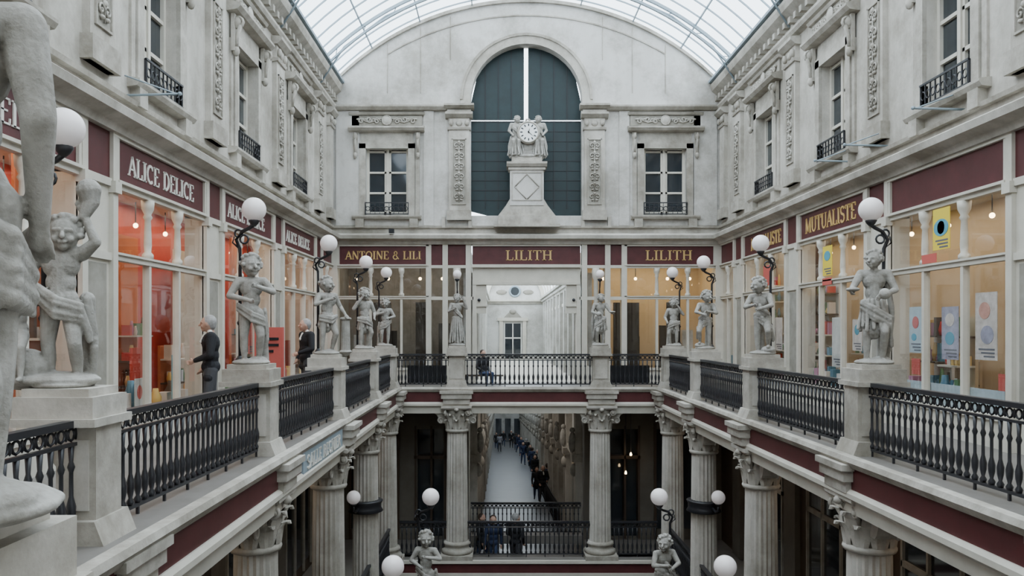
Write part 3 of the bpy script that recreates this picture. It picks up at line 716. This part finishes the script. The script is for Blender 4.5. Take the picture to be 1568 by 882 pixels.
# ------------------------------------------------------------ figures
def cap(p0,r0,p1,r1,m=0): return ('c',Vector(p0),r0,Vector(p1),r1,m)
def ell(c,r,m=0): return ('e',Vector(c),r,m)
def prims_mesh(pr):
    b=B()
    for p in pr:
        if p[0]=='e': b.sph(tuple(p[1]),tuple(p[2]),STAT,14,9)
        else:
            _,a,ra,c,rc,_m=p; d=(c-a); L=d.length
            if L<1e-5: b.sph(tuple(a),ra,STAT,10,8); continue
            d.normalize(); q=Vector((1,0,0)) if abs(d.x)<.8 else Vector((0,1,0)); u=d.cross(q).normalized(); w=d.cross(u)
            n=12; vs=[];fs=[]; rings=[]
            for t in (-80,-50,-20,0): rings.append((a+d*ra*sin(radians(t)),ra*cos(radians(t))))
            for t in (0,20,50,80): rings.append((c+d*rc*sin(radians(t)),rc*cos(radians(t))))
            for pc,rad in rings:
                for j in range(n):
                    an=2*pi*j/n; vs.append(tuple(pc+(u*cos(an)+w*sin(an))*rad))
            for i in range(len(rings)-1):
                for j in range(n): fs.append((i*n+j,i*n+(j+1)%n,(i+1)*n+(j+1)%n,(i+1)*n+j))
            fs.append(list(range(n))[::-1]); fs.append([(len(rings)-1)*n+j for j in range(n)])
            b.add(vs,fs,STAT)
    return b
def sculpt(name,pr,H,vox,mats,smooth=2):
    sp=[]
    for p in pr:
        if p[0]=='e': sp.append(('e',p[1]*H,tuple(x*H for x in p[2]),p[3]))
        else: sp.append(('c',p[1]*H,p[2]*H,p[3]*H,p[4]*H,p[5]))
    o=prims_mesh(sp).obj('tmp')
    r=o.modifiers.new('r','REMESH'); r.mode='VOXEL'; r.voxel_size=vox
    s=o.modifiers.new('s','SMOOTH'); s.iterations=smooth; s.factor=.5
    dg=bpy.context.evaluated_depsgraph_get(); me=bpy.data.meshes.new_from_object(o.evaluated_get(dg)); me.name=name
    bpy.data.objects.remove(o)
    me.materials.clear()
    for m in mats: me.materials.append(m)
    n=len(me.polygons); me.polygons.foreach_set('use_smooth',[True]*n)
    if len(mats)>1:
        cc=np.zeros(n*3); me.polygons.foreach_get('center',cc); cc=cc.reshape(-1,3)
        best=np.full(n,1e9); idx=np.zeros(n,int)
        for p in sp:
            if p[0]=='e':
                q=(cc-np.array(p[1]))/np.array(p[2]); dd=(np.linalg.norm(q,axis=1)-1)*min(p[2]); k=p[3]
            else:
                a=np.array(p[1]); c=np.array(p[3]); ab=c-a; t=np.clip(((cc-a)@ab)/max(1e-9,ab@ab),0,1)
                dd=np.linalg.norm(cc-(a+t[:,None]*ab),axis=1)-(p[2]+(p[4]-p[2])*t); k=p[5]
            w=dd<best; best[w]=dd[w]; idx[w]=k
        me.polygons.foreach_set('material_index',idx.tolist())
    else: me.polygons.foreach_set('material_index',[0]*n)
    me.update(); return me
ADULT=dict(head=(0,-.01,.93),hr=.064,neck=(0,0,.855),chest=(0,0,.75),belly=(0,0,.64),pel=(0,0,.54),
  sL=(.11,0,.81),sR=(-.11,0,.81),eL=(.135,.01,.64),eR=(-.135,.01,.64),wL=(.14,-.03,.50),wR=(-.14,-.03,.50),
  hL=(.05,0,.51),hR=(-.05,0,.51),kL=(.06,-.01,.28),kR=(-.06,-.01,.28),aL=(.06,.01,.045),aR=(-.06,.01,.045),g=1.0)
CHILD=dict(ADULT,head=(0,-.01,.895),hr=.088,neck=(0,0,.80),chest=(0,0,.70),belly=(0,0,.59),pel=(0,0,.50),
  sL=(.11,0,.755),sR=(-.11,0,.755),eL=(.15,.01,.61),eR=(-.15,.01,.61),wL=(.15,-.04,.50),wR=(-.15,-.04,.50),
  hL=(.05,0,.46),hR=(-.05,0,.46),kL=(.065,-.01,.25),kR=(-.065,-.01,.25),aL=(.06,.01,.05),aR=(-.06,.01,.05),g=1.05)
def figure(base,ms=(0,0,0,0,0),hair=1,look=0,coat=False,**o):
    J=dict(base); J.update(o); V={k:Vector(v) if isinstance(v,tuple) else v for k,v in J.items()}
    g=V['g']; sk,hm,tp,tr,sh=ms; pr=[]; hr=V['hr']; h=V['head']; th=1.12 if coat else 1
    f=Vector((sin(look),-cos(look),0)); sd=Vector((cos(look),sin(look),0))
    pr.append(ell(h,(hr*.88,hr*.95,hr*1.12),sk))
    pr.append(cap(h+f*hr*.35-Vector((0,0,hr*.55)),hr*.5,h+f*hr*.55-Vector((0,0,hr*.75)),hr*.32,sk))
    pr.append(cap(h+f*hr*.88+Vector((0,0,hr*.15)),hr*.1,h+f*hr*1.13-Vector((0,0,hr*.2)),hr*.17,sk))
    for s in (-1,1):
        pr.append(ell(h+sd*s*hr*.85-Vector((0,0,hr*.05)),(hr*.14,hr*.2,hr*.28),sk))
        pr.append(cap(h+f*hr*.86+sd*s*hr*.15+Vector((0,0,hr*.28)),hr*.12,h+f*hr*.74+sd*s*hr*.5+Vector((0,0,hr*.25)),hr*.12,sk))
        pr.append(ell(h+f*hr*.66+sd*s*hr*.42-Vector((0,0,hr*.3)),(hr*.25,hr*.25,hr*.25),sk))
    pr.append(cap(h+f*hr*.88-sd*hr*.16-Vector((0,0,hr*.52)),hr*.09,h+f*hr*.88+sd*hr*.16-Vector((0,0,hr*.52)),hr*.09,sk))
    if hair:
        pr.append(ell(h-f*hr*.26+Vector((0,0,hr*.30)),(hr*.95,hr*.95,hr*.98),hm))
        pr.append(ell(h-f*hr*.42-Vector((0,0,hr*.12)),(hr*.78,hr*.7,hr*.75),hm))
        if hair>1:
            rn=random.Random(5)
            for i in range(40):
                a=rn.uniform(0,2*pi); e=rn.uniform(-.3,1.45); d=Vector((cos(a)*cos(e),sin(a)*cos(e),sin(e)))
                if d.dot(f)>.4 and e<.7: continue
                pr.append(ell(h-f*hr*.15+Vector((0,0,hr*.2))+d*hr*1.06,(hr*.23,)*3,hm))
    pr.append(cap(V['neck'],.031*g,h-Vector((0,0,hr*.5)),.03*g,sk))
    c=V['chest'];be=V['belly'];pe=V['pel']
    pr.append(ell(c,(.10*th*g,.068*th*g,.10),tp)); pr.append(ell(be,(.078*th*g,.062*th*g,.085),tp)); pr.append(ell(pe,(.09*th*g,.072*th*g,.07),tp if coat else tr))
    pr.append(cap(c,.065*g,be,.062*g,tp)); pr.append(cap(be,.062*g,pe,.066*g,tp))
    pr.append(cap(V['neck']-Vector((0,0,.02)),.035,c+Vector((0,0,.04)),.06,tp))
    for s in 'LR':
        S,E_,Wr=V['s'+s],V['e'+s],V['w'+s]
        pr.append(cap(c+Vector((0,0,.04)),.055*g,S,.040*th*g,tp)); pr.append(cap(S,.040*th*g,E_,.029*th*g,tp)); pr.append(cap(E_,.029*th*g,Wr,.019*th*g,tp))
        d=(Wr-E_).normalized(); sv=d.cross(Vector((0,1,0.2))).normalized(); up=d.cross(sv)
        pa=Wr+d*.045; pr.append(cap(Wr,.016*g,pa,.019*g,sk))
        for i,L in enumerate((.034,.040,.037,.028)):
            q=pa+sv*(i-1.5)*.0125; k=q+d*L*.6; pr.append(cap(q,.0068,k+up*.004,.006,sk)); pr.append(cap(k+up*.004,.006,k+d*L*.5+up*.014,.005,sk))
        pr.append(cap(Wr+d*.015,.009,Wr+d*.04-sv*.03+up*.008,.0065,sk))
        Hh,K,An=V['h'+s],V['k'+s],V['a'+s]
        pr.append(cap(pe,.058*g,Hh,.058*g,tr)); pr.append(cap(Hh,.058*g,K,.037*g,tr)); pr.append(cap(K,.037*g,K*.55+An*.45+Vector((0,.008,0)),.035*g,tr)); pr.append(cap(K*.55+An*.45+Vector((0,.008,0)),.035*g,An,.021*g,tr))
        t=An+Vector((.01 if s=='L' else -.01,-.085,-.022)); pr.append(cap(An-Vector((0,-.012,.018)),.024,t,.019,sh))
    return pr
def skirt(cx,cy,z0,z1,r0,r1,n=14,m=0,fr=.02,front=1.0):
    out=[cap((cx,cy,z0),r0*.7,(cx,cy,z1),r1*.72,m)]
    for i in range(n):
        a=2*pi*i/n; k=1+.16*(i%2)
        out.append(cap((cx+r0*cos(a),cy+r0*.75*sin(a),z0),fr,(cx+r1*k*cos(a+.15),cy+r1*.8*k*sin(a+.15),z1+(.02*(i%3))),fr*1.1,m))
    return out
def sash(pts,r=.02,n=3,m=0):
    out=[]; K=len(pts)
    for j in range(n+1):
        q=[]
        for i,p in enumerate(pts):
            t=i/(K-1); sp=.35+.65*sin(pi*min(1,t*.8+.2))
            q.append(Vector(p)+Vector((0,-.006*(j%2),-.026*j*sp)))
        for a,c in zip(q[:-1],q[1:]): out.append(cap(a,r*(.8 if j%2 else .62),c,r*(.66 if j%2 else .8),m))
    return out
def stump(x,y,h): return [cap((x,y,.02),.055,(x+.01,y,h),.045),cap((x+.03,y-.03,.02),.035,(x+.03,y-.02,h*.8),.02)]
def rock(): return [ell((0,0,.015),(.17,.16,.035)),ell((.06,.04,.03),(.09,.08,.04))]
POSES={
'a':figure(CHILD,hair=2,look=.4,eL=(.19,-.03,.66),wL=(.05,-.14,.70),eR=(-.19,-.02,.62),wR=(-.04,-.14,.58),kL=(.08,-.05,.26),aL=(.07,.03,.05),pel=(-.02,0,.5))+sash([(-.12,-.03,.55),(0,-.09,.47),(.11,-.05,.42),(.12,.03,.3)])+sash([(.12,.04,.5),(.14,.06,.3),(.12,.08,.12)],.03)+stump(.1,.1,.4)+rock(),
'b':figure(CHILD,hair=2,look=-.3,eL=(.2,-.02,.66),wL=(.09,-.1,.84),eR=(-.18,0,.6),wR=(-.13,-.1,.52),kR=(-.09,-.07,.27),aR=(-.07,.0,.05))+sash([(.12,0,.52),(0,-.09,.5),(-.1,-.07,.44),(-.11,-.02,.25)])+skirt(0,.02,.5,.32,.08,.10,10,fr=.016)+stump(-.11,.1,.36)+rock(),
'c':figure(CHILD,hair=2,look=.6,eL=(.19,0,.62),wL=(.22,-.08,.52),eR=(-.18,-.04,.64),wR=(-.04,-.14,.70),chest=(.02,-.01,.7),kL=(.09,-.08,.27),aL=(.08,.02,.05))+[cap((.25,-.04,.03),.065,(.25,-.04,.43),.055),ell((.25,-.04,.46),(.08,.075,.025)),ell((.25,-.04,.03),(.085,.085,.03))]+sash([(-.11,-.02,.5),(.02,-.09,.48),(.12,-.04,.5)],.022)+skirt(0,.02,.48,.34,.08,.095,10,fr=.015)+rock(),
'd':figure(CHILD,hair=2,look=-.7,chest=(-.02,-.05,.68),neck=(-.03,-.08,.78),head=(-.04,-.11,.87),sL=(.09,-.06,.74),sR=(-.13,-.05,.73),eL=(.14,-.14,.62),wL=(.02,-.22,.58),eR=(-.19,-.12,.6),wR=(-.08,-.22,.62),kL=(.09,-.14,.3),aL=(.08,-.04,.12))+[ell((.08,-.04,.06),(.09,.09,.05))]+sash([(-.1,.02,.52),(.02,-.08,.46),(.12,-.08,.36),(.13,-.0,.2)],.026)+sash([(-.1,-.02,.7),(0,-.13,.62),(.1,-.08,.52)],.016,2)+stump(-.05,.12,.42)+rock(),
'e':figure(ADULT,hair=2,look=-.6,hr=.07,head=(-.01,-.04,.93),neck=(0,-.02,.86),eL=(.17,-.05,.66),wL=(.05,-.16,.60),eR=(-.18,-.06,.68),wR=(-.19,-.19,.64),kL=(.08,-.10,.29),aL=(.07,0,.05),kR=(-.06,-.02,.28))+[ell((-.19,-.24,.66),(.06,.06,.02)),ell((.07,-.18,.62),(.05,.05,.05))]+skirt(0,0,.57,.30,.085,.115,14,fr=.015)+sash([(-.1,-.02,.56),(.0,-.1,.5),(.12,-.08,.42),(.14,0,.2)],.026,4)+sash([(.11,.05,.8),(.15,.05,.5),(.13,.08,.15)],.03,3)+stump(.08,.12,.5)+rock(),
'f':figure(ADULT,hair=2,look=-.3,hr=.07,eL=(.19,-.02,.74),wL=(.13,-.06,.9),eR=(-.16,-.03,.67),wR=(-.05,-.14,.72))+skirt(0,0,.56,.06,.085,.135,16,fr=.016)+sash([(-.1,0,.84),(0,-.08,.72),(.1,-.05,.58)],.02)+rock(),
}
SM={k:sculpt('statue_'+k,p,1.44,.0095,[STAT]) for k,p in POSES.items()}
def put(me,name,loc,rz,sx=1,s=1):
    o=bpy.data.objects.new(name,me); sc.collection.objects.link(o); o.location=loc; o.rotation_euler=(0,0,rz); o.scale=(sx*s,s,s); return o
ZS=-.44
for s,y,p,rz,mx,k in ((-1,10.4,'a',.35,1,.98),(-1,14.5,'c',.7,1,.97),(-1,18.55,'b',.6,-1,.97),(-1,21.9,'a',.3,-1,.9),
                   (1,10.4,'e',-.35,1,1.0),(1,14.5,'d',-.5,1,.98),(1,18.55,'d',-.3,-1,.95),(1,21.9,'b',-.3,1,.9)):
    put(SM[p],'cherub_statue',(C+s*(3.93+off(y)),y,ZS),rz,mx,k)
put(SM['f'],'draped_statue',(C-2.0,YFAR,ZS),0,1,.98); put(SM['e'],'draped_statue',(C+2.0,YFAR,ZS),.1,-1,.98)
grp=figure(CHILD,hair=2,look=.2,head=(.02,-.02,.86),neck=(.02,0,.77),eR=(-.18,0,.62),wR=(-.13,-.1,.55),eL=(.19,-.03,.82),wL=(.12,0,.98),kL=(.09,-.07,.25),aL=(.09,.0,.05))
grp+=sash([(-.12,-.04,.58),(0,-.1,.5),(.12,-.06,.46),(.15,0,.3)],.024,4)+sash([(.13,.03,.52),(.16,.05,.3),(.14,.08,.08)],.032,3)+stump(.1,.1,.5)+rock()
g2=figure(CHILD,hair=2,look=-.2,kL=(.08,-.15,.34),aL=(.08,-.16,.1),kR=(-.08,-.15,.36),aR=(-.08,-.13,.12),eL=(.15,-.08,.62),wL=(.06,-.16,.66),hL=(.05,-.04,.44),hR=(-.05,-.04,.44))
def shift(pr,o,k):
    out=[]
    o=Vector(o)
    for p in pr:
        if p[0]=='e': out.append(('e',p[1]*k+o,tuple(x*k for x in p[2]),p[3]))
        else: out.append(('c',p[1]*k+o,p[2]*k,p[3]*k+o,p[4]*k,p[5]))
    return out
grp+=shift(g2,(-.22,-.02,.0),.66)+[ell((-.2,.03,.1),(.16,.14,.12)),ell((-.05,.02,.04),(.26,.17,.05))]
grp+=[cap((.12,0,.97),.03,(.15,.02,1.06),.05),cap((.15,.02,1.06),.05,(.14,.02,1.12),.07)]
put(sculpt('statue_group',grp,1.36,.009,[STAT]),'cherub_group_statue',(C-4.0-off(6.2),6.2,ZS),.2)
put(SM['e'],'draped_statue',(C+3.95+off(6.2),6.2,ZS),-.6,1,1)
ad=figure(ADULT,hair=2,look=.3,g=.98,eL=(.145,.02,.655),wL=(.115,-.05,.50),eR=(-.165,.02,.65),wR=(-.165,-.05,.49),kR=(-.07,-.03,.28))
for s in (-1,1):
    ad+=[ell((s*.045,.045,.79),(.05,.035,.06)),ell((s*.045,.05,.535),(.052,.045,.055)),ell((s*.06,.03,.21),(.034,.03,.07)),cap((s*.02,.06,.84),.03,(s*.02,.055,.6),.022)]
ad+=sash([(.09,-.06,.42),(.105,.03,.46),(.05,.08,.5),(-.05,.085,.54),(-.13,.03,.56)],.024,4)+sash([(.08,.05,.42),(.06,.09,.3),(.03,.1,.2)],.026,3)+[cap((-.13,.06,.02),.05,(-.12,.06,.3),.035)]+rock()
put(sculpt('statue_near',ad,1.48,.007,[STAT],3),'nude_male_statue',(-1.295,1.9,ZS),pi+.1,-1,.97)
# ------------------------------------------------------------ globe lamps
def lamp_mesh(s,h=2.0,R_=.155,plain=False):
    b=B(); x=s*.22; g=h
    if plain: x=0
    pts=[(x,.12,.0),(x,.12,g-.75),(x,.11,g-.5),(x+s*.04,.09,g-.38),(x*.8,.06,g-.28),(x*.3,.02,g-.24),(0,0,g-.2)] if not plain else [(0,.1,0),(0,.1,g-.5),(0,.02,g-.3),(0,0,g-.18)]
    b.tube(pts,.024,IRON,6)
    for z in (.02,.5,1.0): b.lathe(x,.12,[(.03,z),(.045,z+.03),(.03,z+.06)],IRON,8)
    b.lathe(x,.12,[(.07,0),(.06,.05),(.03,.1)],IRON,8)
    b.lathe(0,0,[(.02,g-.22),(.05,g-.19),(.075,g-.15),(.06,g-.13)],IRON,10)
    if not plain:
        b.ring(x*.65,.05,g-.38,.055,.014,IRON,10); b.ring(x*1.05,.09,g-.3,.05,.014,IRON,10); b.tube([(x,.1,g-.5),(x*1.4,.09,g-.42),(x*1.3,.09,g-.34)],.012,IRON,4)
    b.sph((0,0,g),R_,GLOBE,24,16)
    return b
LM={s:lamp_mesh(s).obj('globe_lamp') for s in (-1,1)}
lm={s:LM[s].data for s in LM}
for s in LM: bpy.data.objects.remove(LM[s])
for s,y in POSTS:
    o=put(lm[s],'globe_lamp',(C+s*(3.9+off(y)),y+.02,ZS),0)
    if s<0 and y==6.2: o.location.x-=.09
o=lamp_mesh(1,2.0,.12,True).obj('tmpl'); pm=o.data; bpy.data.objects.remove(o)
for s in (-1,1): put(pm,'globe_lamp',(C+s*2.0,YFAR+.06,ZS),0)
for s in (-1,1):
    for y,z,off_ in ((14.4,-3.03,2.05),(11.0,-3.28,2.28)):
        b=B(); zt3=z-1.97; X=C+s*off_
        b.box(-.3,.3,-.3,.3,-10-zt3,-.12,STONE2); b.box(-.36,.36,-.36,.36,-.12,-.05,STONE2); b.box(-.28,.28,-.28,.28,-.05,0,STONE2)
        b.obj('stair_pedestal',loc=(X+s*.1,y,zt3))
        put(SM['d' if s>0 else 'a'],'cherub_statue',(X+s*.08,y,zt3),.2*s,1,.97); put(lm[s],'globe_lamp',(X,y+.03,zt3),0)
# ------------------------------------------------------------ clock monument
b=B(TF)
b.box(-.85,.85,-.1,.45,3.1,3.4,STONE2); b.box(-.98,.98,-.1,.5,3.06,3.14,STONE2); b.prism([(-.85,3.4),(.85,3.4),(.62,3.7),(.5,3.9),(-.5,3.9),(-.62,3.7)],-.05,.4,STONE2)
b.box(-.5,.5,.0,.42,3.7,4.75,GABLE); b.box(-.55,.55,-.03,.46,4.75,4.82,STONE2); b.mould([(0,4.82),(.48,4.84),(.54,4.92),(.54,4.98),(0,5.0)],-.6,.6,STONE2); b.box(-.45,.45,.02,.42,5.0,5.14,STONE2)
for sg in (-1,1):
    for t in (-1,1):
        b.tube([(sg*.36,.43,4.25),(0,.43,4.25+t*.38)],.02,STONE2,4)
    b.box(sg*.44-.015,sg*.44+.015,.42,.44,3.85,4.68,STONE2)
b.box(-.44,.44,.42,.44,4.66,4.69,STONE2); b.box(-.44,.44,.42,.44,3.84,3.87,STONE2)
b.obj('clock_pedestal')
def seat(s):
    J=dict(head=(s*-.03,-.03,.92),kL=(.07,-.15,.40),aL=(.05,-.12,.08),kR=(-.07,-.15,.40),aR=(-.05,-.12,.08),pel=(0,0,.46),belly=(s*.02,0,.58),hL=(.05,-.03,.44),hR=(-.05,-.03,.44))
    if s>0: J.update(eR=(-.15,-.03,.72),wR=(-.22,-.06,.86),eL=(.17,-.02,.66),wL=(.10,-.12,.56))
    else: J.update(eL=(.15,-.03,.72),wL=(.22,-.06,.86),eR=(-.17,-.02,.66),wR=(-.10,-.12,.56))
    return figure(ADULT,hair=2,look=s*-.5,hr=.075,g=1.25,**J)
cg=[]
for s in (-1,1):
    f_=seat(s)+skirt(0,-.04,.46,.05,.11,.17,14,fr=.02)+sash([(-.1,-.02,.8),(0,-.11,.7),(.1,-.05,.56)],.02,3)+sash([(s*.12,-.04,.52),(s*.17,-.02,.3),(s*.14,0,.05)],.035,3)
    cg+=shift(f_,(s*.27,0,0),.98)
cg+=[ell((0,.02,.28),(.2,.12,.3)),ell((0,0,.04),(.44,.17,.07)),ell((0,.02,.84),(.1,.07,.05)),cap((-.22,0,.12),.1,(.22,0,.12),.1)]
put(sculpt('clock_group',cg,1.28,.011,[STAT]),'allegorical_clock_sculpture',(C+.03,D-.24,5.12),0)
b=B(TF)
cz=5.86; cu=.05
def disc(r,v0,v1,m,n=28): b.prism([(cu+r*cos(2*pi*i/n),cz+r*sin(2*pi*i/n)) for i in range(n)],v0,v1,m)
disc(.34,.2,.46,STONE2); disc(.275,.46,.475,mat('clock_face_enamel',(.85,.85,.82),.3,0))
b.ring(cu,.47,cz,.3,.03,STONE2,28)
for i in range(12):
    a=2*pi*i/12; dx,dz=cos(a),sin(a); px,pz=-dz,dx; w=.016
    b.prism([(cu+dx*.18+px*w,cz+dz*.18+pz*w),(cu+dx*.25+px*w,cz+dz*.25+pz*w),(cu+dx*.25-px*w,cz+dz*.25-pz*w),(cu+dx*.18-px*w,cz+dz*.18-pz*w)],.475,.482,BLACK)
for a,L,w in ((radians(75),.13,.018),(radians(-40),.19,.013)):
    dx,dz=cos(a),sin(a); px,pz=-dz,dx
    b.prism([(cu-dx*.03+px*w,cz-dz*.03+pz*w),(cu+dx*L,cz+dz*L),(cu-dx*.03-px*w,cz-dz*.03-pz*w)],.482,.49,BLACK)
b.obj('wall_clock')
# ------------------------------------------------------------ people
SKIN=mat('skin',(.50,.30,.22),.6,0); HG=mat('grey_hair',(.34,.33,.32),.8,.3,20); HB=mat('brown_hair',(.05,.03,.02),.7,0)
CB=mat('black_coat',(.016,.016,.019),.85,.2,6,bump=.3); CN=mat('navy_jacket',(.02,.03,.07),.8,0); CG=mat('grey_trousers',(.06,.06,.065),.8,0); CR=mat('light_shirt',(.3,.3,.33),.8,0); JE=mat('denim',(.04,.06,.12),.8,0)
I=(0,1,2,3,4)
st=figure(ADULT,I,1,coat=True,look=-.2,head=(0,-.025,.925),hr=.066,eL=(.16,-.01,.65),wL=(.08,-.13,.60),eR=(-.16,.02,.65),wR=(-.12,-.06,.53),kL=(.07,-.03,.28),kR=(-.06,.01,.28),aL=(.07,-.03,.045),aR=(-.07,.03,.045),g=1.06)
st+=[cap((-.075,-.02,.44),.045,(.075,-.02,.44),.045,2),cap((0,-.055,.83),.012,(0,-.085,.76),.014,5),cap((-.03,-.01,.855),.02,(.03,-.01,.855),.02,5)]
coatx=skirt(0,0,.56,.42,.08,.10,12,2,.02)
wk=figure(ADULT,I,1,coat=True,kL=(.06,-.09,.29),aL=(.06,-.1,.05),kR=(-.06,.03,.28),aR=(-.06,.16,.07),eL=(.14,.06,.65),wL=(.14,.04,.51),eR=(-.14,-.03,.64),wR=(-.14,-.1,.52))
ph=figure(ADULT,I,1,coat=True,look=.5,eL=(.15,-.04,.65),wL=(.06,-.15,.72),eR=(-.15,-.02,.65),wR=(-.1,-.13,.58),kL=(.07,-.04,.28))
PM=[sculpt('p0',st,1.8,.0115,[SKIN,HG,CB,CG,BLACK,WHITEL]),sculpt('p1',wk,1.72,.016,[SKIN,HB,CN,JE,BLACK]),sculpt('p2',ph,1.7,.016,[SKIN,HB,CR,CG,BLACK]),sculpt('p3',wk+coatx,1.66,.016,[SKIN,HB,CB,JE,BLACK])]
def person(i,x,y,z,rz): return put(PM[i],'pedestrian',(x,y,z+.03),rz)
person(0,-4.12,17.2,ZF,-.9); person(0,-4.7,13.1,ZF,-1.2)
person(1,C-1.0,23.6,-7.2,0); person(0,C-.35,23.5,-7.2,2.5); person(3,C-1.35,24.1,-7.2,1)
def pp(i,px,fy,rz):
    d=6164/((fy-505)-107); person(i,(px-764.5)/F*d,d,fz(d),rz)
for i,px,fy,rz in ((0,831,770,.3),(3,822,768,0),(1,838,762,3),(0,823,732,.2),(3,812,716,0),(1,801,712,.1),(2,765,692,3),(3,771,684,0),(0,806,706,3),(1,798,700,0),(3,790,690,3),(1,815,724,3),(3,819,740,.2),(0,783,686,0),(1,794,694,.5),(3,760,688,0)):
    pp(i,px,fy,rz)
sit=figure(ADULT,I,1,coat=True,hL=(.05,-.03,.51),hR=(-.05,-.03,.51),kL=(.07,-.25,.52),aL=(.07,-.25,.28),kR=(-.07,-.25,.52),aR=(-.07,-.25,.28),wL=(.06,-.15,.55),wR=(-.06,-.15,.55))
sm=sculpt('p4',sit,1.72,.016,[SKIN,HB,CB,JE,BLACK])
b=B(); X=-.48
for u in (-1,1):
    for w in (-.15,.15): b.box(X+u*.5-.03,X+u*.5+.03,23.5+w-.03,23.5+w+.03,ZF,ZF+.25,IRON)
b.box(X-.6,X+.6,23.3,23.7,ZF+.25,ZF+.29,BROWN); b.obj('bench')
put(sm,'seated_visitor',(X,23.5,ZF-.40),.6,1,.82)
# ------------------------------------------------------------ posters etc
def poster(T,u,z,w,h,v,bg,shapes):
    b=B(T); b.box(u-w/2,u+w/2,v,v+.01,z-h/2,z+h/2,bg)
    for (du,dz,ru,rz,m) in shapes: b.prism([(u+du+ru*cos(2*pi*i/16),z+dz+rz*sin(2*pi*i/16)) for i in range(16)],v+.01,v+.015,m)
    if h>.5:
        for i in range(3): b.box(u-w*.4,u+w*(.1+.12*i),v+.01,v+.013,z-h*.46+i*.05,z-h*.46+i*.05+.025,PT)
    b.obj('poster')
PT=mat('poster_ink',(.12,.12,.14),.6,0)
PY=mat('poster_yellow',(.72,.55,.05),.6,0); PB=mat('poster_teal',(.08,.30,.40),.6,0); PR=mat('poster_red',(.50,.10,.08),.6,0); PV=mat('poster_violet',(.34,.33,.42),.6,.35,6); PC=mat('poster_cream',(.62,.56,.52),.6,.3,6); PG=mat('poster_pale',(.42,.50,.54),.6,.2,4)
PS=mat('poster_salmon',(.60,.32,.26),.6,.3,5)
poster(TR,12.1,1.52,.46,.62,.06,PY,[(0,0.02,.2,.13,PB),(0,.02,.1,.1,PY),(0,.02,.05,.05,BLACK)])
poster(TR,12.45,1.1,.42,.14,.06,PR,[])
poster(TR,16.3,1.4,.45,.6,.06,PY,[(0,.1,.15,.1,PB)]); poster(TR,16.3,.98,.45,.14,.07,PR,[]); poster(TR,20.0,1.35,.5,.5,.06,PR,[])
poster(TR,13.15,.0,.4,.75,-.1,PG,[(0,.12,.1,.1,PR),(.05,-.12,.08,.06,PB)]); poster(TR,13.15,-.6,.26,.26,-.1,PR,[])
poster(TR,12.15,-.05,.45,.8,-.1,PV,[(0,.2,.12,.1,PC),(0,-.08,.12,.1,PB)]); poster(TR,11.25,0.05,.5,.95,-.1,PC,[(.03,.22,.13,.12,PS),(-.03,-.12,.15,.13,PV)])
poster(TR,10.85,-.75,.24,.3,-.1,PR,[]); poster(TR,12.1,-1.0,2.6,.34,-.08,PG,[])
poster(TR,9.2,-.1,.5,.8,-.1,PV,[(0,.1,.14,.14,PS)]); poster(TR,8.2,-.1,.5,.8,-.1,PC,[(0,.1,.15,.15,PR)])
poster(TR,16.2,-.25,.5,1.0,-.1,WHITE,[]); poster(TR,15.3,-.1,.4,.6,-.1,PC,[(0,.1,.1,.1,PB)]); poster(TR,19.6,-.1,.5,.8,-.1,PC,[])
poster(TL,12.9,-.75,.3,.7,-.12,PB,[(0,.1,.08,.1,PC)]); poster(TL,11.6,-.9,.3,.4,-.12,WHITE,[(0,0,.08,.1,PR)]); poster(TL,16.9,-.1,.5,.8,-.12,PR,[])
b=B(); b.box(-4.75,-4.2,15.6,15.7,-1.0,.05,PR); b.box(-4.67,-4.28,15.58,15.6,-.2,-.15,BLACK); b.box(-4.67,-4.28,15.58,15.6,-.32,-.27,BLACK); b.box(-4.67,-4.38,15.58,15.6,-.44,-.39,BLACK)
b.box(-4.7,-4.65,15.6,15.68,ZF,-1,IRON); b.box(-4.3,-4.25,15.6,15.68,ZF,-1,IRON); b.box(-4.75,-4.2,15.45,15.85,ZF,ZF+.04,IRON); b.obj('advertising_stand')
b=B()
b.box(C-3.4,C-2.3,YFAR+.12,YFAR+.16,ZF+.1,-1.0,BLACK); b.box(C+2.3,C+3.4,YFAR+.12,YFAR+.16,ZF+.1,-1.0,BLACK); b.obj('rail_screen')
b=B(TF); b.box(-4.1,-3.95,.3,.45,2.88,3.0,BLACK); b.obj('floodlight')
# ------------------------------------------------------------ world, camera
w=bpy.data.worlds.new('overcast'); sc.world=w; w.use_nodes=True
nt=w.node_tree; bg=nt.nodes['Background']; bg.inputs[0].default_value=(.83,.925,1.0,1); bg.inputs[1].default_value=5.6
cam=bpy.data.cameras.new('camera'); co=bpy.data.objects.new('camera',cam); sc.collection.objects.link(co)
co.location=(0,0,0); co.rotation_euler=(pi/2,0,0); cam.sensor_width=36; cam.lens=36*F/1568
cam.shift_x=19.5/1568; cam.shift_y=64/1568; cam.clip_start=.05; cam.clip_end=300
sc.camera=co
